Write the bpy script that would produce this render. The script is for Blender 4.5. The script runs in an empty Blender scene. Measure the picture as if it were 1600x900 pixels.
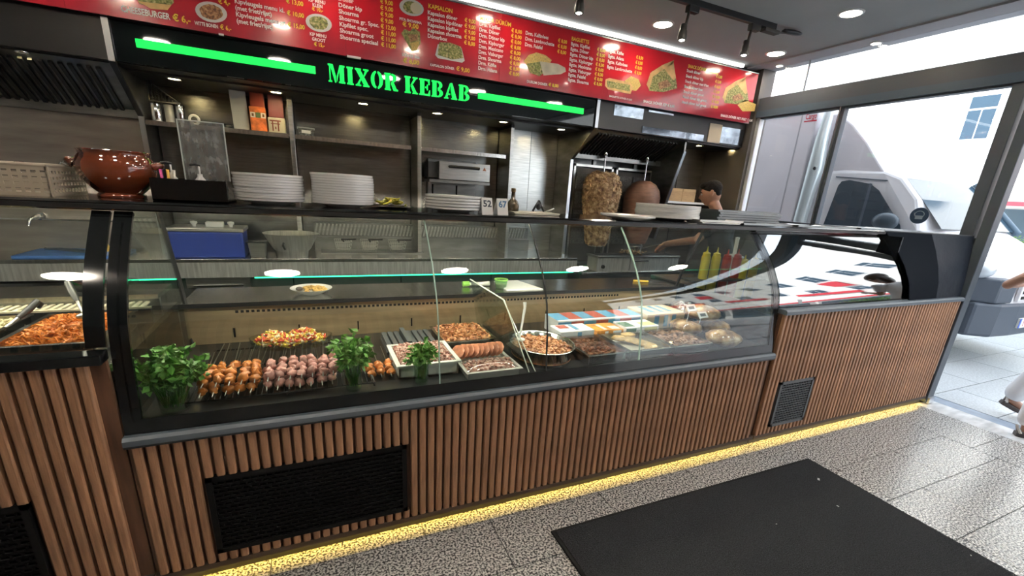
import bpy, bmesh, math, random
from mathutils import Vector, Matrix, Euler
random.seed(7)
SC = bpy.context.scene
COL = SC.collection
PI = math.pi

# ------------------------------------------------------------------ camera
H = 1.55                                    # camera height above the floor
F, CX, CY = 688.42, 800.0, 517.46           # focal length and principal point in photo pixels (1600x900)
RX = Vector((0.9149, -0.3992, 0.0595)).normalized()
RZ = Vector((0.3977, 0.8667, -0.3011)); RZ = (RZ - RX * RZ.dot(RX)).normalized()
RY = RZ.cross(RX)                           # image-down axis
cam = bpy.data.cameras.new('camera'); camo = bpy.data.objects.new('camera', cam); COL.objects.link(camo)
cam.sensor_width = 36; cam.lens = F / 1600 * 36
cam.shift_y = (CY - 450) / 1600
cam.clip_start = .02; cam.clip_end = 300
m = Matrix(((RX[0], -RY[0], -RZ[0]), (RX[1], -RY[1], -RZ[1]), (RX[2], -RY[2], -RZ[2]))).to_4x4()
m.translation = (0, 0, H); camo.matrix_world = m
SC.camera = camo

# ------------------------------------------------------------------ sky, sun, exposure
w = bpy.data.worlds.new('sky'); SC.world = w; w.use_nodes = True
bg = w.node_tree.nodes['Background']; bg.inputs[0].default_value = (.82, .91, 1, 1); bg.inputs[1].default_value = 4.6
sun = bpy.data.lights.new('sun', 'SUN'); sun.energy = 9; sun.angle = math.radians(1); sun.color = (1, .96, .9)
suno = bpy.data.objects.new('sun', sun); COL.objects.link(suno)
suno.rotation_euler = Vector((.62, .12, -.78)).to_track_quat('-Z', 'Y').to_euler()
vs = SC.view_settings; vs.view_transform = 'Standard'; vs.look = 'None'; vs.exposure = 0.08; vs.gamma = 1; vs.use_curve_mapping = False
SC.cycles.use_denoising = True
SC.cycles.transparent_max_bounces = 24
SC.cycles.max_bounces = 8; SC.cycles.sample_clamp_indirect = 6

# ------------------------------------------------------------------ photo pixel -> point
def ray(px, py):
    return RX * (px - CX) + RY * (py - CY) + RZ * F
def aty(px, py, y): v = ray(px, py); return v * (y / v.y) + Vector((0, 0, H))
def atx(px, py, x): v = ray(px, py); return v * (x / v.x) + Vector((0, 0, H))
def atz(px, py, z): v = ray(px, py); return v * ((z - H) / v.z) + Vector((0, 0, H))

# ------------------------------------------------------------------ materials
MATS = {}
def M(name, col, rough=.5, metal=0., noise=None, bump=None, emis=0., coat=0., ramp=None, rnd=0., alpha=None, spec=None, sss=0.):
    """procedural principled material; noise=(scale, amount, stretch xyz), bump=(scale, strength)"""
    if name in MATS: return MATS[name]
    mt = bpy.data.materials.new(name); mt.use_nodes = True; MATS[name] = mt
    nt = mt.node_tree; N = nt.nodes; L = nt.links
    p = N['Principled BSDF']
    c = (*col, 1)
    p.inputs['Base Color'].default_value = c; p.inputs['Roughness'].default_value = rough; p.inputs['Metallic'].default_value = metal
    if coat: p.inputs['Coat Weight'].default_value = coat; p.inputs['Coat Roughness'].default_value = .05
    if spec is not None: p.inputs['Specular IOR Level'].default_value = spec
    if sss: p.inputs['Subsurface Weight'].default_value = sss; p.inputs['Subsurface Radius'].default_value = (.02, .008, .004); p.inputs['Subsurface Scale'].default_value = .5
    if emis: p.inputs['Emission Color'].default_value = c; p.inputs['Emission Strength'].default_value = emis
    tc = None
    def coords(stretch):
        nonlocal tc
        if tc is None: tc = N.new('ShaderNodeTexCoord')
        mp = N.new('ShaderNodeMapping'); mp.inputs['Scale'].default_value = stretch
        L.new(tc.outputs['Object'], mp.inputs[0]); return mp
    src = None
    if noise or ramp:
        sc, am, st = noise
        mp = coords(st); n = N.new('ShaderNodeTexNoise'); n.inputs['Scale'].default_value = sc; n.inputs['Detail'].default_value = 5
        L.new(mp.outputs[0], n.inputs['Vector'])
        r = N.new('ShaderNodeValToRGB'); L.new(n.outputs['Fac'], r.inputs[0])
        e = r.color_ramp.elements
        if ramp:
            e[0].position, e[1].position = ramp[0][0], ramp[-1][0]
            e[0].color = (*ramp[0][1], 1); e[1].color = (*ramp[-1][1], 1)
            for pos, cc in ramp[1:-1]:
                x = e.new(pos); x.color = (*cc, 1)
        else:
            e[0].position, e[1].position = .3, .7
            e[0].color = tuple(max(0, x * (1 - am)) for x in col) + (1,)
            e[1].color = tuple(min(1, x * (1 + am)) for x in col) + (1,)
        src = r.outputs[0]
    if rnd:
        oi = N.new('ShaderNodeObjectInfo'); mr = N.new('ShaderNodeMapRange')
        mr.inputs[3].default_value = 1 - rnd; mr.inputs[4].default_value = 1 + rnd
        L.new(oi.outputs['Random'], mr.inputs[0])
        mx = N.new('ShaderNodeVectorMath'); mx.operation = 'MULTIPLY'
        if src: L.new(src, mx.inputs[0])
        else: mx.inputs[0].default_value = col
        cb = N.new('ShaderNodeCombineXYZ')
        for i in range(3): L.new(mr.outputs[0], cb.inputs[i])
        L.new(cb.outputs[0], mx.inputs[1]); src = mx.outputs[0]
    if src: L.new(src, p.inputs['Base Color'])
    if bump:
        sc, s = bump[:2]; mp = coords(bump[2] if len(bump) > 2 else (1, 1, 1))
        n = N.new('ShaderNodeTexNoise'); n.inputs['Scale'].default_value = sc; n.inputs['Detail'].default_value = 3
        L.new(mp.outputs[0], n.inputs['Vector'])
        b = N.new('ShaderNodeBump'); b.inputs['Strength'].default_value = s; b.inputs['Distance'].default_value = .01
        L.new(n.outputs['Fac'], b.inputs['Height']); L.new(b.outputs[0], p.inputs['Normal'])
    if alpha is not None: p.inputs['Alpha'].default_value = alpha
    return mt
def glass(name, tint=(1, 1, 1), ior=1.45, rough=0., haze=0., boost=1.6):
    """thin sheet: what lies behind shows through, Fresnel mirror on top"""
    if name in MATS: return MATS[name]
    mt = bpy.data.materials.new(name); mt.use_nodes = True; MATS[name] = mt
    nt = mt.node_tree; N = nt.nodes; L = nt.links; N.remove(N['Principled BSDF'])
    out = N['Material Output']
    t = N.new('ShaderNodeBsdfTransparent'); t.inputs[0].default_value = (*tint, 1)
    g = N.new('ShaderNodeBsdfGlossy'); g.inputs['Roughness'].default_value = rough
    f = N.new('ShaderNodeLayerWeight'); f.inputs[0].default_value = .5      # Schlick on |cos|, the same from both sides
    pw = N.new('ShaderNodeMath'); pw.operation = 'POWER'; pw.inputs[1].default_value = 5; L.new(f.outputs['Facing'], pw.inputs[0])
    k = N.new('ShaderNodeMath'); k.operation = 'MULTIPLY_ADD'; k.inputs[1].default_value = .96; k.inputs[2].default_value = .035 * boost; k.use_clamp = True
    L.new(pw.outputs[0], k.inputs[0])
    mx = N.new('ShaderNodeMixShader'); L.new(k.outputs[0], mx.inputs[0]); L.new(t.outputs[0], mx.inputs[1]); L.new(g.outputs[0], mx.inputs[2])
    o = mx.outputs[0]
    if haze:
        d = N.new('ShaderNodeBsdfDiffuse'); d.inputs[0].default_value = (.8, .82, .8, 1)
        n = N.new('ShaderNodeTexNoise'); n.inputs['Scale'].default_value = 7; n.inputs['Detail'].default_value = 2
        mr = N.new('ShaderNodeMapRange'); mr.inputs[1].default_value = .2; mr.inputs[2].default_value = .95; mr.inputs[4].default_value = haze
        L.new(n.outputs['Fac'], mr.inputs[0])
        m2 = N.new('ShaderNodeMixShader'); L.new(mr.outputs[0], m2.inputs[0]); L.new(o, m2.inputs[1]); L.new(d.outputs[0], m2.inputs[2]); o = m2.outputs[0]
    L.new(o, out.inputs[0]); return mt

STEEL = M('brushed steel', (.47, .47, .445), .28, 1, noise=(6, .18, (1, 1, 14)), bump=(40, .04, (1, 1, 30)))
STEELH = M('steel sheet', (.60, .585, .55), .22, 1, noise=(5, .22, (12, 1, 1)), bump=(30, .03, (20, 1, 1)))
STEELW = M('dark wall steel', (.22, .22, .205), .25, 1, noise=(6, .2, (1, 1, 14)), bump=(40, .03, (1, 1, 30)))
STEELD = M('dull dark steel', (.23, .23, .22), .35, 1, noise=(4, .3, (1, 1, 4)))
CHROME = M('chrome', (.8, .8, .8), .08, 1)
ALU = M('aluminium trim', (.55, .57, .6), .3, 1)
BLK = M('black gloss', (.006, .007, .008), .1, spec=.5)
BLKM = M('black satin', (.012, .012, .013), .42)
BLKR = M('black matt', (.008, .008, .008), .85, spec=.2)
WHITE = M('white porcelain', (.86, .86, .84), .18, coat=.4)
PLASTW = M('white plastic', (.78, .78, .76), .4)
WOOD = M('oak slat', (.34, .178, .095), .55, noise=(9, .35, (9, 9, .6)), rnd=.14, bump=(60, .15, (6, 6, .4)))
WOODB = M('slat groove backing', (.10, .045, .022), .6, noise=(9, .3, (6, 6, .6)))
GREEN = M('green light', (.0, .74, .085), .5, emis=1.0)
GREENL = M('green strip light', (.05, 1, .45), .5, emis=2.6)
CEIL = M('ceiling paint', (.46, .475, .48), .85, noise=(2, .05, (1, 1, 1)))
DARKW = M('dark kitchen wall', (.03, .031, .032), .5)
GLASS = glass('clear glass', (.93, .97, .95))
GLASSE = M('glass edge', (.45, .62, .54), .15, spec=.6)
PANE = glass('window pane', (.97, .985, 1), boost=1.0)

# ------------------------------------------------------------------ mesh helpers
class MB:
    def __init__(s): s.v = []; s.f = []; s.sm = []
    def add(s, vs, fs, smooth=False):
        o = len(s.v); s.v += [Vector(q) for q in vs]; s.f += [tuple(i + o for i in q) for q in fs]; s.sm += [smooth] * len(fs); return s
    def box(s, a, b):
        x0, y0, z0 = a; x1, y1, z1 = b
        return s.add([(x0, y0, z0), (x1, y0, z0), (x1, y1, z0), (x0, y1, z0), (x0, y0, z1), (x1, y0, z1), (x1, y1, z1), (x0, y1, z1)],
                     [(0, 3, 2, 1), (4, 5, 6, 7), (0, 1, 5, 4), (1, 2, 6, 5), (2, 3, 7, 6), (3, 0, 4, 7)])
    def cbox(s, c, d, rot=None):
        o = len(s.v); s.box([-q / 2 for q in d], [q / 2 for q in d])
        R = Euler(rot).to_matrix() if rot else Matrix.Identity(3)
        for i in range(o, len(s.v)): s.v[i] = R @ s.v[i] + Vector(c)
        return s
    def ext(s, prof, axis, a, b, smooth=False):
        """extrude a closed 2D profile along axis x (profile=(y,z)), y (x,z) or z (x,y)"""
        def p(u, v, t): return {'x': (t, u, v), 'y': (u, t, v), 'z': (u, v, t)}[axis]
        n = len(prof)
        vs = [p(u, v, a) for u, v in prof] + [p(u, v, b) for u, v in prof]
        fs = [(i, (i + 1) % n, n + (i + 1) % n, n + i) for i in range(n)]
        s.add(vs, fs, smooth); s.add(vs, [tuple(range(n))[::-1], tuple(range(n, 2 * n))]); return s
    def sheet(s, prof, axis, a, b, th, smooth=True):
        """open 2D profile swept along axis with a thickness"""
        n = len(prof); off = []
        for i, (u, v) in enumerate(prof):
            q0 = Vector(prof[max(0, i - 1)]); q1 = Vector(prof[min(n - 1, i + 1)]); d = (q1 - q0).normalized()
            off.append((u + d.y * th, v - d.x * th))
        return s.ext(list(prof) + off[::-1], axis, a, b, smooth)
    def lathe(s, prof, c=(0, 0, 0), seg=24, axis='z', smooth=True, sx=1, sy=1):
        n = len(prof); vs = []; fs = []
        for r, z in prof:
            for k in range(seg):
                t = 2 * PI * k / seg; q = (r * math.cos(t) * sx, r * math.sin(t) * sy, z)
                if axis == 'y': q = (q[0], q[2], q[1])
                if axis == 'x': q = (q[2], q[0], q[1])
                vs.append(Vector(q) + Vector(c))
        for i in range(n - 1):
            for k in range(seg):
                fs.append((i * seg + k, i * seg + (k + 1) % seg, (i + 1) * seg + (k + 1) % seg, (i + 1) * seg + k))
        s.add(vs, fs, smooth)
        if prof[0][0] > 1e-5: s.add(vs[:seg], [tuple(range(seg))[::-1]])
        if prof[-1][0] > 1e-5: s.add(vs[-seg:], [tuple(range(seg))])
        return s
    def tube(s, pts, r, seg=8, closed=False, smooth=True):
        pts = [Vector(p) for p in pts]; n = len(pts); rs = r if isinstance(r, (list, tuple)) else [r] * n
        vs = []; fs = []; up = None
        for i in range(n):
            if closed: d = pts[(i + 1) % n] - pts[i - 1]
            else: d = pts[min(i + 1, n - 1)] - pts[max(i - 1, 0)]
            d.normalize()
            if up is None:
                up = d.orthogonal().normalized()
            up = (up - d * up.dot(d)); up = up.normalized() if up.length > 1e-6 else d.orthogonal().normalized()
            sd = d.cross(up)
            for k in range(seg):
                t = 2 * PI * k / seg; vs.append(pts[i] + (up * math.cos(t) + sd * math.sin(t)) * rs[i])
        for i in range(n if closed else n - 1):
            j = (i + 1) % n
            for k in range(seg): fs.append((i * seg + k, i * seg + (k + 1) % seg, j * seg + (k + 1) % seg, j * seg + k))
        s.add(vs, fs, smooth)
        if not closed: s.add(vs[:seg], [tuple(range(seg))[::-1]]); s.add(vs[-seg:], [tuple(range(seg))])
        return s
    def blob(s, c, r, seg=10, rings=7, jit=0., rot=None, rng=random):
        vs = []; fs = []; R = Euler(rot).to_matrix() if rot else Matrix.Identity(3)
        for i in range(rings + 1):
            a = PI * i / rings
            for k in range(seg):
                t = 2 * PI * k / seg; q = Vector((math.sin(a) * math.cos(t) * r[0], math.sin(a) * math.sin(t) * r[1], math.cos(a) * r[2]))
                if jit and 0 < i < rings: q *= 1 + rng.uniform(-jit, jit)
                vs.append(R @ q + Vector(c))
        for i in range(rings):
            for k in range(seg): fs.append((i * seg + k, (i + 1) * seg + k, (i + 1) * seg + (k + 1) % seg, i * seg + (k + 1) % seg))
        return s.add(vs, fs, True)
    def poly(s, pts): return s.add(pts, [tuple(range(len(pts)))])
    def data(s, name, off=(0, 0, 0)):
        me = bpy.data.meshes.new(name); o = Vector(off)
        me.from_pydata([tuple(q - o) for q in s.v], [], s.f)
        me.polygons.foreach_set('use_smooth', s.sm); me.update()
        bm = bmesh.new(); bm.from_mesh(me); bmesh.ops.remove_doubles(bm, verts=bm.verts, dist=1e-5); bmesh.ops.recalc_face_normals(bm, faces=bm.faces)
        for e in bm.edges:
            if len(e.link_faces) == 2:
                if not (e.link_faces[0].smooth and e.link_faces[1].smooth) or e.calc_face_angle(0) > 1.0: e.smooth = False
        bm.to_mesh(me); bm.free()
        return me
    def build(s, name, mat, parent=None, bevel=0, kind=None, label=None):
        off = parent_loc(parent) if parent else (0, 0, 0)
        me = s.data(name, off); o = bpy.data.objects.new(name, me); COL.objects.link(o)
        me.materials.append(mat)
        if parent: o.parent = parent
        if bevel:
            b = o.modifiers.new('bevel', 'BEVEL'); b.width = bevel; b.segments = 2; b.limit_method = 'ANGLE'; b.angle_limit = .7
        if kind: o['kind'] = kind
        if label: o['label'] = label
        return o
def parent_loc(p):
    v = Vector((0, 0, 0))
    while p: v += p.location; p = p.parent
    return v
def inst(name, me, loc, parent=None, rot=None):
    o = bpy.data.objects.new(name, me); COL.objects.link(o)
    if parent: o.parent = parent; o.location = Vector(loc) - parent_loc(parent)
    else: o.location = loc
    if rot: o.rotation_euler = rot
    return o
def tag(o, label, cat, group=None):
    o['label'] = label; o['category'] = cat
    if group: o['group'] = group
    return o
def thing(name, label, cat, loc=(0, 0, 0), group=None):
    o = bpy.data.objects.new(name, None); COL.objects.link(o); o.location = loc; o.empty_display_size = .1
    return tag(o, label, cat, group)
def struct(o): o['kind'] = 'structure'; return o
def copy_tree(o, parent=None):
    c = o.copy(); COL.objects.link(c); c.parent = parent
    for ch in list(o.children): copy_tree(ch, c)
    return c
def children_of(o): return [c for c in COL.objects if c.parent == o]
ORD = ['lowest', 'second lowest', 'third lowest', 'fourth from the bottom', 'fifth from the bottom', 'sixth from the bottom', 'seventh from the bottom', 'eighth from the bottom', 'ninth from the bottom', 'tenth from the bottom', 'eleventh from the bottom', 'twelfth from the bottom', 'thirteenth from the bottom']
NTH = ['first', 'second', 'third', 'fourth', 'fifth', 'sixth', 'seventh', 'eighth', 'ninth', 'tenth', 'eleventh', 'twelfth']
_fc = {}
def text_geo(txt, size, bold=.012, xs=1.0, res=2):
    """filled lettering in the XZ plane, baseline origin; returns verts, faces, width"""
    key = (txt, bold, res)
    if key not in _fc:
        cu = bpy.data.curves.new('t', 'FONT'); cu.body = txt; cu.size = 1; cu.offset = bold; cu.resolution_u = res
        ob = bpy.data.objects.new('t', cu); COL.objects.link(ob)
        dg = bpy.context.evaluated_depsgraph_get(); me = bpy.data.meshes.new_from_object(ob.evaluated_get(dg))
        vs = [tuple(v.co) for v in me.vertices]; fs = [tuple(p.vertices) for p in me.polygons]
        bpy.data.objects.remove(ob); bpy.data.curves.remove(cu); bpy.data.meshes.remove(me)
        _fc[key] = (vs, fs)
    vs, fs = _fc[key]
    wd = max((v[0] for v in vs), default=0) * size * xs
    return [(v[0] * size * xs, 0, v[1] * size) for v in vs], fs, wd
def put_text(mb, txt, x, y, z, size, xs=1.0, bold=.012, align='l', width=None):
    """lettering facing -y with its middle line at height z"""
    vs, fs, wd = text_geo(txt, size, bold, xs)
    if width: k = width / wd; vs = [(a * k, b, c) for a, b, c in vs]; wd = width
    ox = x - (wd / 2 if align == 'c' else 0)
    mb.add([(a + ox, y, c + z - size * .34) for a, b, c in vs], fs); return wd
# ------------------------------------------------------------------ the setting
GRAN = M('granite tile', (.4, .4, .4), .24, noise=(105, 1, (1, 1, 1)), rnd=.06,
         ramp=[(.40, (.035, .035, .035)), (.47, (.16, .155, .15)), (.51, (.40, .39, .37)), (.60, (.66, .645, .61))])
PAVE = M('street paving', (.42, .44, .46), .35, noise=(60, .25, (1, 1, 1)), rnd=.1)
MARB = M('threshold marble', (.62, .62, .62), .08, noise=(5, .3, (1, 3, 1)))
FRAME = M('anthracite frame', (.055, .07, .09), .45)
GROUT = M('grout', (.12, .12, .115), .8)
fl = struct(MB().box((-4, -3, -.2), (4.70, 5.2, -.006)).build('floor', GROUT))
def tile_mesh(nm, sx, sy, mat, th=.012, g=.0025):
    me = MB().ext([(g, g), (sx - g, g), (sx - g, sy - g), (g, sy - g)], 'z', -th, 0).data(nm); me.materials.append(mat); return me
TX, TY = .638, .310
t_full = tile_mesh('floor_tile', TX, TY, GRAN); t_strip = tile_mesh('floor_tile', TX, .14, GRAN)
t_edge = tile_mesh('floor_tile', .488, TY * 2, GRAN)
for r in range(9):
    off = .063 + (TX / 2 if r % 2 == 0 else 0)
    for c in range(-5, 7):
        x = off + c * TX
        if x > 4.2 or x < -2.8: continue
        wdt = min(TX, 4.21 - x)
        if r == 0: me = t_strip if wdt > .6 else tile_mesh('floor_tile', wdt, .14, GRAN)
        else: me = t_full if wdt > .6 else tile_mesh('floor_tile', wdt, TY, GRAN)
        y = 1.652 if r == 0 else 1.652 - TY * r
        inst('floor_tile', me, (x, y, 0), fl)
for k in range(8): inst('floor_tile', t_edge, (4.212, 1.79 - TY * 2 * (k + 1), 0), fl)
# plain granite floor beyond the tiles that show, and the kitchen floor
MB().box((-4, -3, -.006), (4.2, 1.652 - TY * 8 - .003, -.001)).build('floor_field', GRAN, fl)
KFL = M('kitchen floor tile', (.16, .15, .14), .45)
MB().box((-4, 1.8, -.006), (4.70, 5.2, -.001)).build('kitchen_floor', KFL, fl)
ths = struct(MB().box((4.70, -3, -.2), (4.95, 1.74, 0.0)).build('trim_1', MARB))
struct(MB().box((4.70, 1.74, -.2), (4.95, 5.2, 0.0)).build('trim_2', FRAME))
pv = struct(MB().box((4.95, -30, -.3), (30, 40, -.016)).build('floor_street', M('paving joint', (.16, .17, .18), .8)))
p_a = tile_mesh('paver', .9, .45, PAVE, .014, .004); p_b = tile_mesh('paver', .45, .45, PAVE, .014, .004)
MB().box((4.955, -6, -.016), (5.10, 12, -.001)).build('drain_strip', M('drain channel', (.20, .24, .30), .5, noise=(9, .2, (1, 1, 1))), pv)
for r in range(-8, 14):
    x = 5.105
    k = 0
    while x < 9.5:
        me = p_b if (k == 0 and r % 2) else p_a
        inst('paver', me, (x, r * .45, 0), pv); x += .45 if me is p_b else .9; k += 1
MB().box((10.0, -30, -.016), (30, 40, -.001)).build('far_paving', PAVE, pv)

ce = struct(MB().box((-4, -3, 3.045), (4.62, 5.2, 3.5)).build('ceiling', CEIL))
struct(MB().box((4.62, -3, 3.03), (4.95, 5.2, 3.5)).build('trim_3', M('ceiling edge paint', (.55, .53, .55), .7)))
WALLP = M('wall paint', (.42, .41, .40), .8)
struct(MB().box((-4.2, -3, -.2), (-4, 5.2, 3.5)).build('wall_left', WALLP))
struct(MB().box((-4, 5.0, 0), (4.95, 5.2, 3.045)).build('wall_back', DARKW))
wb = struct(MB().box((-4, -3.2, -.2), (4.95, -3, 3.5)).build('wall_behind', M('slat wall backing', (.05, .035, .025), .8)))
sl = MB().ext([(-.045, -3), (.045, -3), (.045, -2.955), (-.045, -2.955)], 'z', .02, 3.04).data('wall_slat'); sl.materials.append(WOOD)
for k in range(50): inst('slat', sl, (-3.9 + k * .175, 0, 0), wb)
struct(MB().box((4.75, 4.03, 0), (4.95, 5.0, 3.03)).build('wall_right', M('pier steel', (.10, .088, .08), .4, .3)))
fu = struct(MB().box((4.6, -14, 3.5), (4.95, 14, 13)).build('wall_upper_occluder', M('upper occluder', (.5, .48, .46), .8)))  # unseen upper storeys, added to keep the sun off truck and street
struct(MB().box((-4.2, -3.2, 3.5), (4.6, 5.2, 3.6)).build('sun_block_slab', M('sun block slab', (.3, .3, .3), .9)))  # unseen slab added over the ceiling to block the sun
struct(MB().box((4.6, -14, 0), (4.95, -3, 3.5)).build('wall_neighbour', M('neighbour facade', (.45, .44, .43), .8)))
struct(MB().box((4.96, 5.2, 0), (5.0, 14, 3.5)).build('wall_neighbour_far', M('neighbour facade', (.45, .44, .43), .8)))

# street window: header beam, transom, posts, mullion, panes
wn = thing('window_1', 'tall shop window with anthracite frame beside the end of the counter', 'window', (4.83, 2.9, 0)); wn['kind'] = 'structure'
MB().box((4.78, -3, 2.53), (4.9, 4.03, 2.735)).build('header_beam', FRAME, wn, .006)
MB().box((4.772, -3, 2.53), (4.78, 4.03, 2.60)).build('header_rail', M('blue grey rail', (.05, .085, .13), .45), wn)
MB().box((4.80, 3.06, 1.42), (4.87, 3.115, 2.53)).build('mullion', FRAME, wn, .004)
MB().box((4.785, 3.09, 1.42), (4.80, 3.098, 2.53)).build('mullion_seal', ALU, wn)
MB().box((4.80, 3.985, 1.42), (4.87, 4.03, 2.53)).build('side_frame', M('pale side frame', (.75, .75, .77), .4), wn, .004)
MB().box((4.80, 1.885, 2.515), (4.87, 3.985, 2.53)).build('top_frame', FRAME, wn)
MB().box((4.79, 1.80, 0), (4.88, 1.885, 2.53)).build('post', FRAME, wn, .005)
MB().box((4.80, 1.80, 1.36), (4.87, 4.03, 1.42)).build('sill', FRAME, wn, .004)
MB().box((4.82, 1.80, 0), (4.87, 4.03, 1.36)).build('parapet', M('parapet panel', (.06, .065, .07), .5), wn)
MB().box((4.83, 1.885, 1.42), (4.836, 3.06, 2.515)).build('pane', PANE, wn)
MB().box((4.83, 3.115, 1.42), (4.836, 3.985, 2.515)).build('pane', PANE, wn)
MB().box((4.83, -3, 2.735), (4.836, 4.03, 3.03)).build('transom_pane', PANE, wn)
for y in (3.55, 1.2, -1.1): MB().box((4.825, y, 2.735), (4.842, y + .012, 3.03)).build('transom_joint', M('pale joint', (.35, .36, .38), .5), wn)
dp = thing('door_1', 'folded anthracite door leaf standing against the end of the counter', 'door', (4.83, 1.74, 0)); dp['kind'] = 'structure'
MB().box((4.79, 1.705, .012), (4.89, 1.775, 2.52)).build('leaf_frame', FRAME, dp, .006)
MB().box((4.786, 1.72, .28), (4.79, 1.735, .52)).build('edge_white_strip', PLASTW, dp)  # thin white strip on the edge of the door leaf
MB().box((4.80, 1.69, .01), (4.88, 1.705, .06)).build('foot_plate', ALU, dp)
spot = MB().lathe([(.028, 0), (.03, -.006), (.0, -.006)], (0, 0, 0), 16)

# ------------------------------------------------------------------ ceiling lights
LAMP = M('lamp glow', (1, .95, .88), .5, emis=58)
LAMPA = M('added aisle glow', (1, .95, .86), .5, emis=26)
LAMPS = M('small lamp glow', (1, .93, .82), .5, emis=70)
LAMPK = M('hood lamp glow', (1, .92, .68), .5, emis=26)
def downlight(x, y, z, r, mat, label, ring=PLASTW):
    t = thing('ceiling_light', label, 'lamp', (x, y, z), 'recessed downlights')
    MB().lathe([(r * 1.28, .004), (r * 1.3, -.004), (r * 1.05, -.010), (r * 1.0, -.004), (r * 1.0, .004)], (x, y, z), 28).build('ring', ring, t)
    MB().lathe([(r * .99, -.004), (.0, -.004)], (x, y, z), 28).build('lens', mat, t)
    return t
for k, x in enumerate((-1.58, -.25, 1.2, 2.55, 3.95)):
    downlight(x, .75, 3.045, .13, LAMP, 'large round downlight over the customers, mirrored in the glass, ' + NTH[k] + ' from the left end')
for k, (x, y) in enumerate(((-1.25, 3.65), (.16, 3.65), (1.57, 3.65))):  # row continued out of view, added to brighten the worktop front
    downlight(x, y, 3.045, .075, LAMPA, 'added unseen downlight over the kitchen aisle, ' + NTH[k] + ' from the left end')
for k, (x, y) in enumerate(((-1.45, 2.25), (-.15, 2.25), (1.19, 2.25), (2.55, 2.45))):
    downlight(x, y, 3.045, .08, LAMPS, 'recessed downlight above the top shelf, ' + NTH[k] + ' from the left end')
downlight(2.96, 3.66, 3.045, .075, LAMPS, 'recessed downlight between the track and the menu board')
downlight(4.41, 3.64, 3.045, .075, LAMPS, 'recessed downlight near the end of the menu board')
downlight(3.98, 2.68, 3.045, .07, LAMPS, 'recessed downlight to the right of the track end')
downlight(4.78, 2.92, 3.03, .035, LAMPS, 'small downlight in the ceiling edge above the window')
downlight(4.76, 3.85, 3.03, .03, LAMPS, 'tiny downlight in the ceiling edge beside the menu board')

tr = thing('light_track', 'black ceiling light track with a connector at its end', 'track light', (2.4, 3.15, 3.02))
MB().box((1.0, 3.13, 3.0), (3.74, 3.17, 3.045)).build('rail', BLKM, tr, .003)
MB().box((3.60, 3.12, 2.972), (3.78, 3.18, 3.0)).build('feed_box', BLKM, tr, .006)
q = aty(1238, 50, 3.12)
MB().blob((q.x, 3.12, q.z - .005), (.13, .035, .018), 12, 6, rot=(0, -.05, 0)).build('end_connector', BLKM, tr)
MB().tube([(3.78, 3.14, 2.99), (3.86, 3.13, 3.0), (q.x - .1, 3.12, q.z)], .008).build('cable', BLKM, tr)
for k, (px, py) in enumerate(((905, 15), (1066, 58), (1163, 82))):
    p = aty(px, py, 3.15)
    t = thing('track_spot', 'black hanging spotlight on the ceiling track, ' + NTH[k] + ' from the left', 'spotlight', (p.x, 3.15, 3.0), 'track spotlights')
    MB().box((p.x + .01, 3.125, 2.955), (p.x + .11, 3.175, 3.0)).build('adapter', BLKM, t, .004)
    MB().tube([(p.x + .03, 3.15, 2.96), (p.x + .015, 3.15, p.z + .07)], .011).build('stem', BLKM, t)
    MB().lathe([(.018, .09), (.024, .085), (.026, .05), (.03, .04), (.036, .0), (.033, -.022), (.0, -.022)], (p.x, 3.15, p.z), 16).build('shade', BLKM, t)
    MB().lathe([(.0, .002), (.031, .0), (.0, -.012)], (p.x, 3.15, p.z - .018), 16).build('lens', LAMPS, t)

# ------------------------------------------------------------------ menu board, LED line, sign fascia
LEDL = M('white light line', (1, .97, .92), .5, emis=4.5)
ll = tag(MB().box((-2.6, 4.085, 3.02), (4.50, 4.115, 3.045)).build('ceiling_light_strip', LEDL), 'long white light strip on the ceiling above the red menu', 'light strip')
struct(MB().box((-4, 4.145, 2.215), (4.75, 4.30, 3.045)).build('wall_bulkhead', BLKM))
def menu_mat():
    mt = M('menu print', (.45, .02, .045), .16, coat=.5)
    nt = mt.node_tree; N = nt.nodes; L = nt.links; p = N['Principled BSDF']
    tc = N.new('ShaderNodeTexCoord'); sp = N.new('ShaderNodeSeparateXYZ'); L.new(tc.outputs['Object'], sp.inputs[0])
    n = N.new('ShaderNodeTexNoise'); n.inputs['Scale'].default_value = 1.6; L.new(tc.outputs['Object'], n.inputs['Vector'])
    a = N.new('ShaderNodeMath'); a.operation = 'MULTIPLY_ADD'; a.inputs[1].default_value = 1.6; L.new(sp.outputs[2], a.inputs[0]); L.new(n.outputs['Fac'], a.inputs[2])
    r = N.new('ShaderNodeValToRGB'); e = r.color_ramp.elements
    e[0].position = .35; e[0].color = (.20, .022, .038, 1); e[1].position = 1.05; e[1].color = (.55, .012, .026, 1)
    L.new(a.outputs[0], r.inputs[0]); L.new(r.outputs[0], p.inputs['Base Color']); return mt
MY = 4.045
mb_ = thing('menu_board', 'long red printed menu board with dishes and prices under the ceiling', 'menu board', (1.5, 4.06, 2.46))
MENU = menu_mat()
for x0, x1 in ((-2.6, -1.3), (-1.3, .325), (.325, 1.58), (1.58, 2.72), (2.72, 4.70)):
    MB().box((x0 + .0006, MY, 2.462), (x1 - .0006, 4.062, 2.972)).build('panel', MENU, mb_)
MB().box((-2.6, MY - .004, 2.972), (4.70, 4.066, 2.98)).build('top_rail', ALU, mb_)
MB().box((.33, MY - .006, 2.452), (.43, MY - .001, 2.468)).build('panel_clip', PLASTW, mb_)
MB().box((-.50, MY - .006, 2.455), (-.47, MY - .001, 2.468)).build('panel_clip', PLASTW, mb_)
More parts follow.
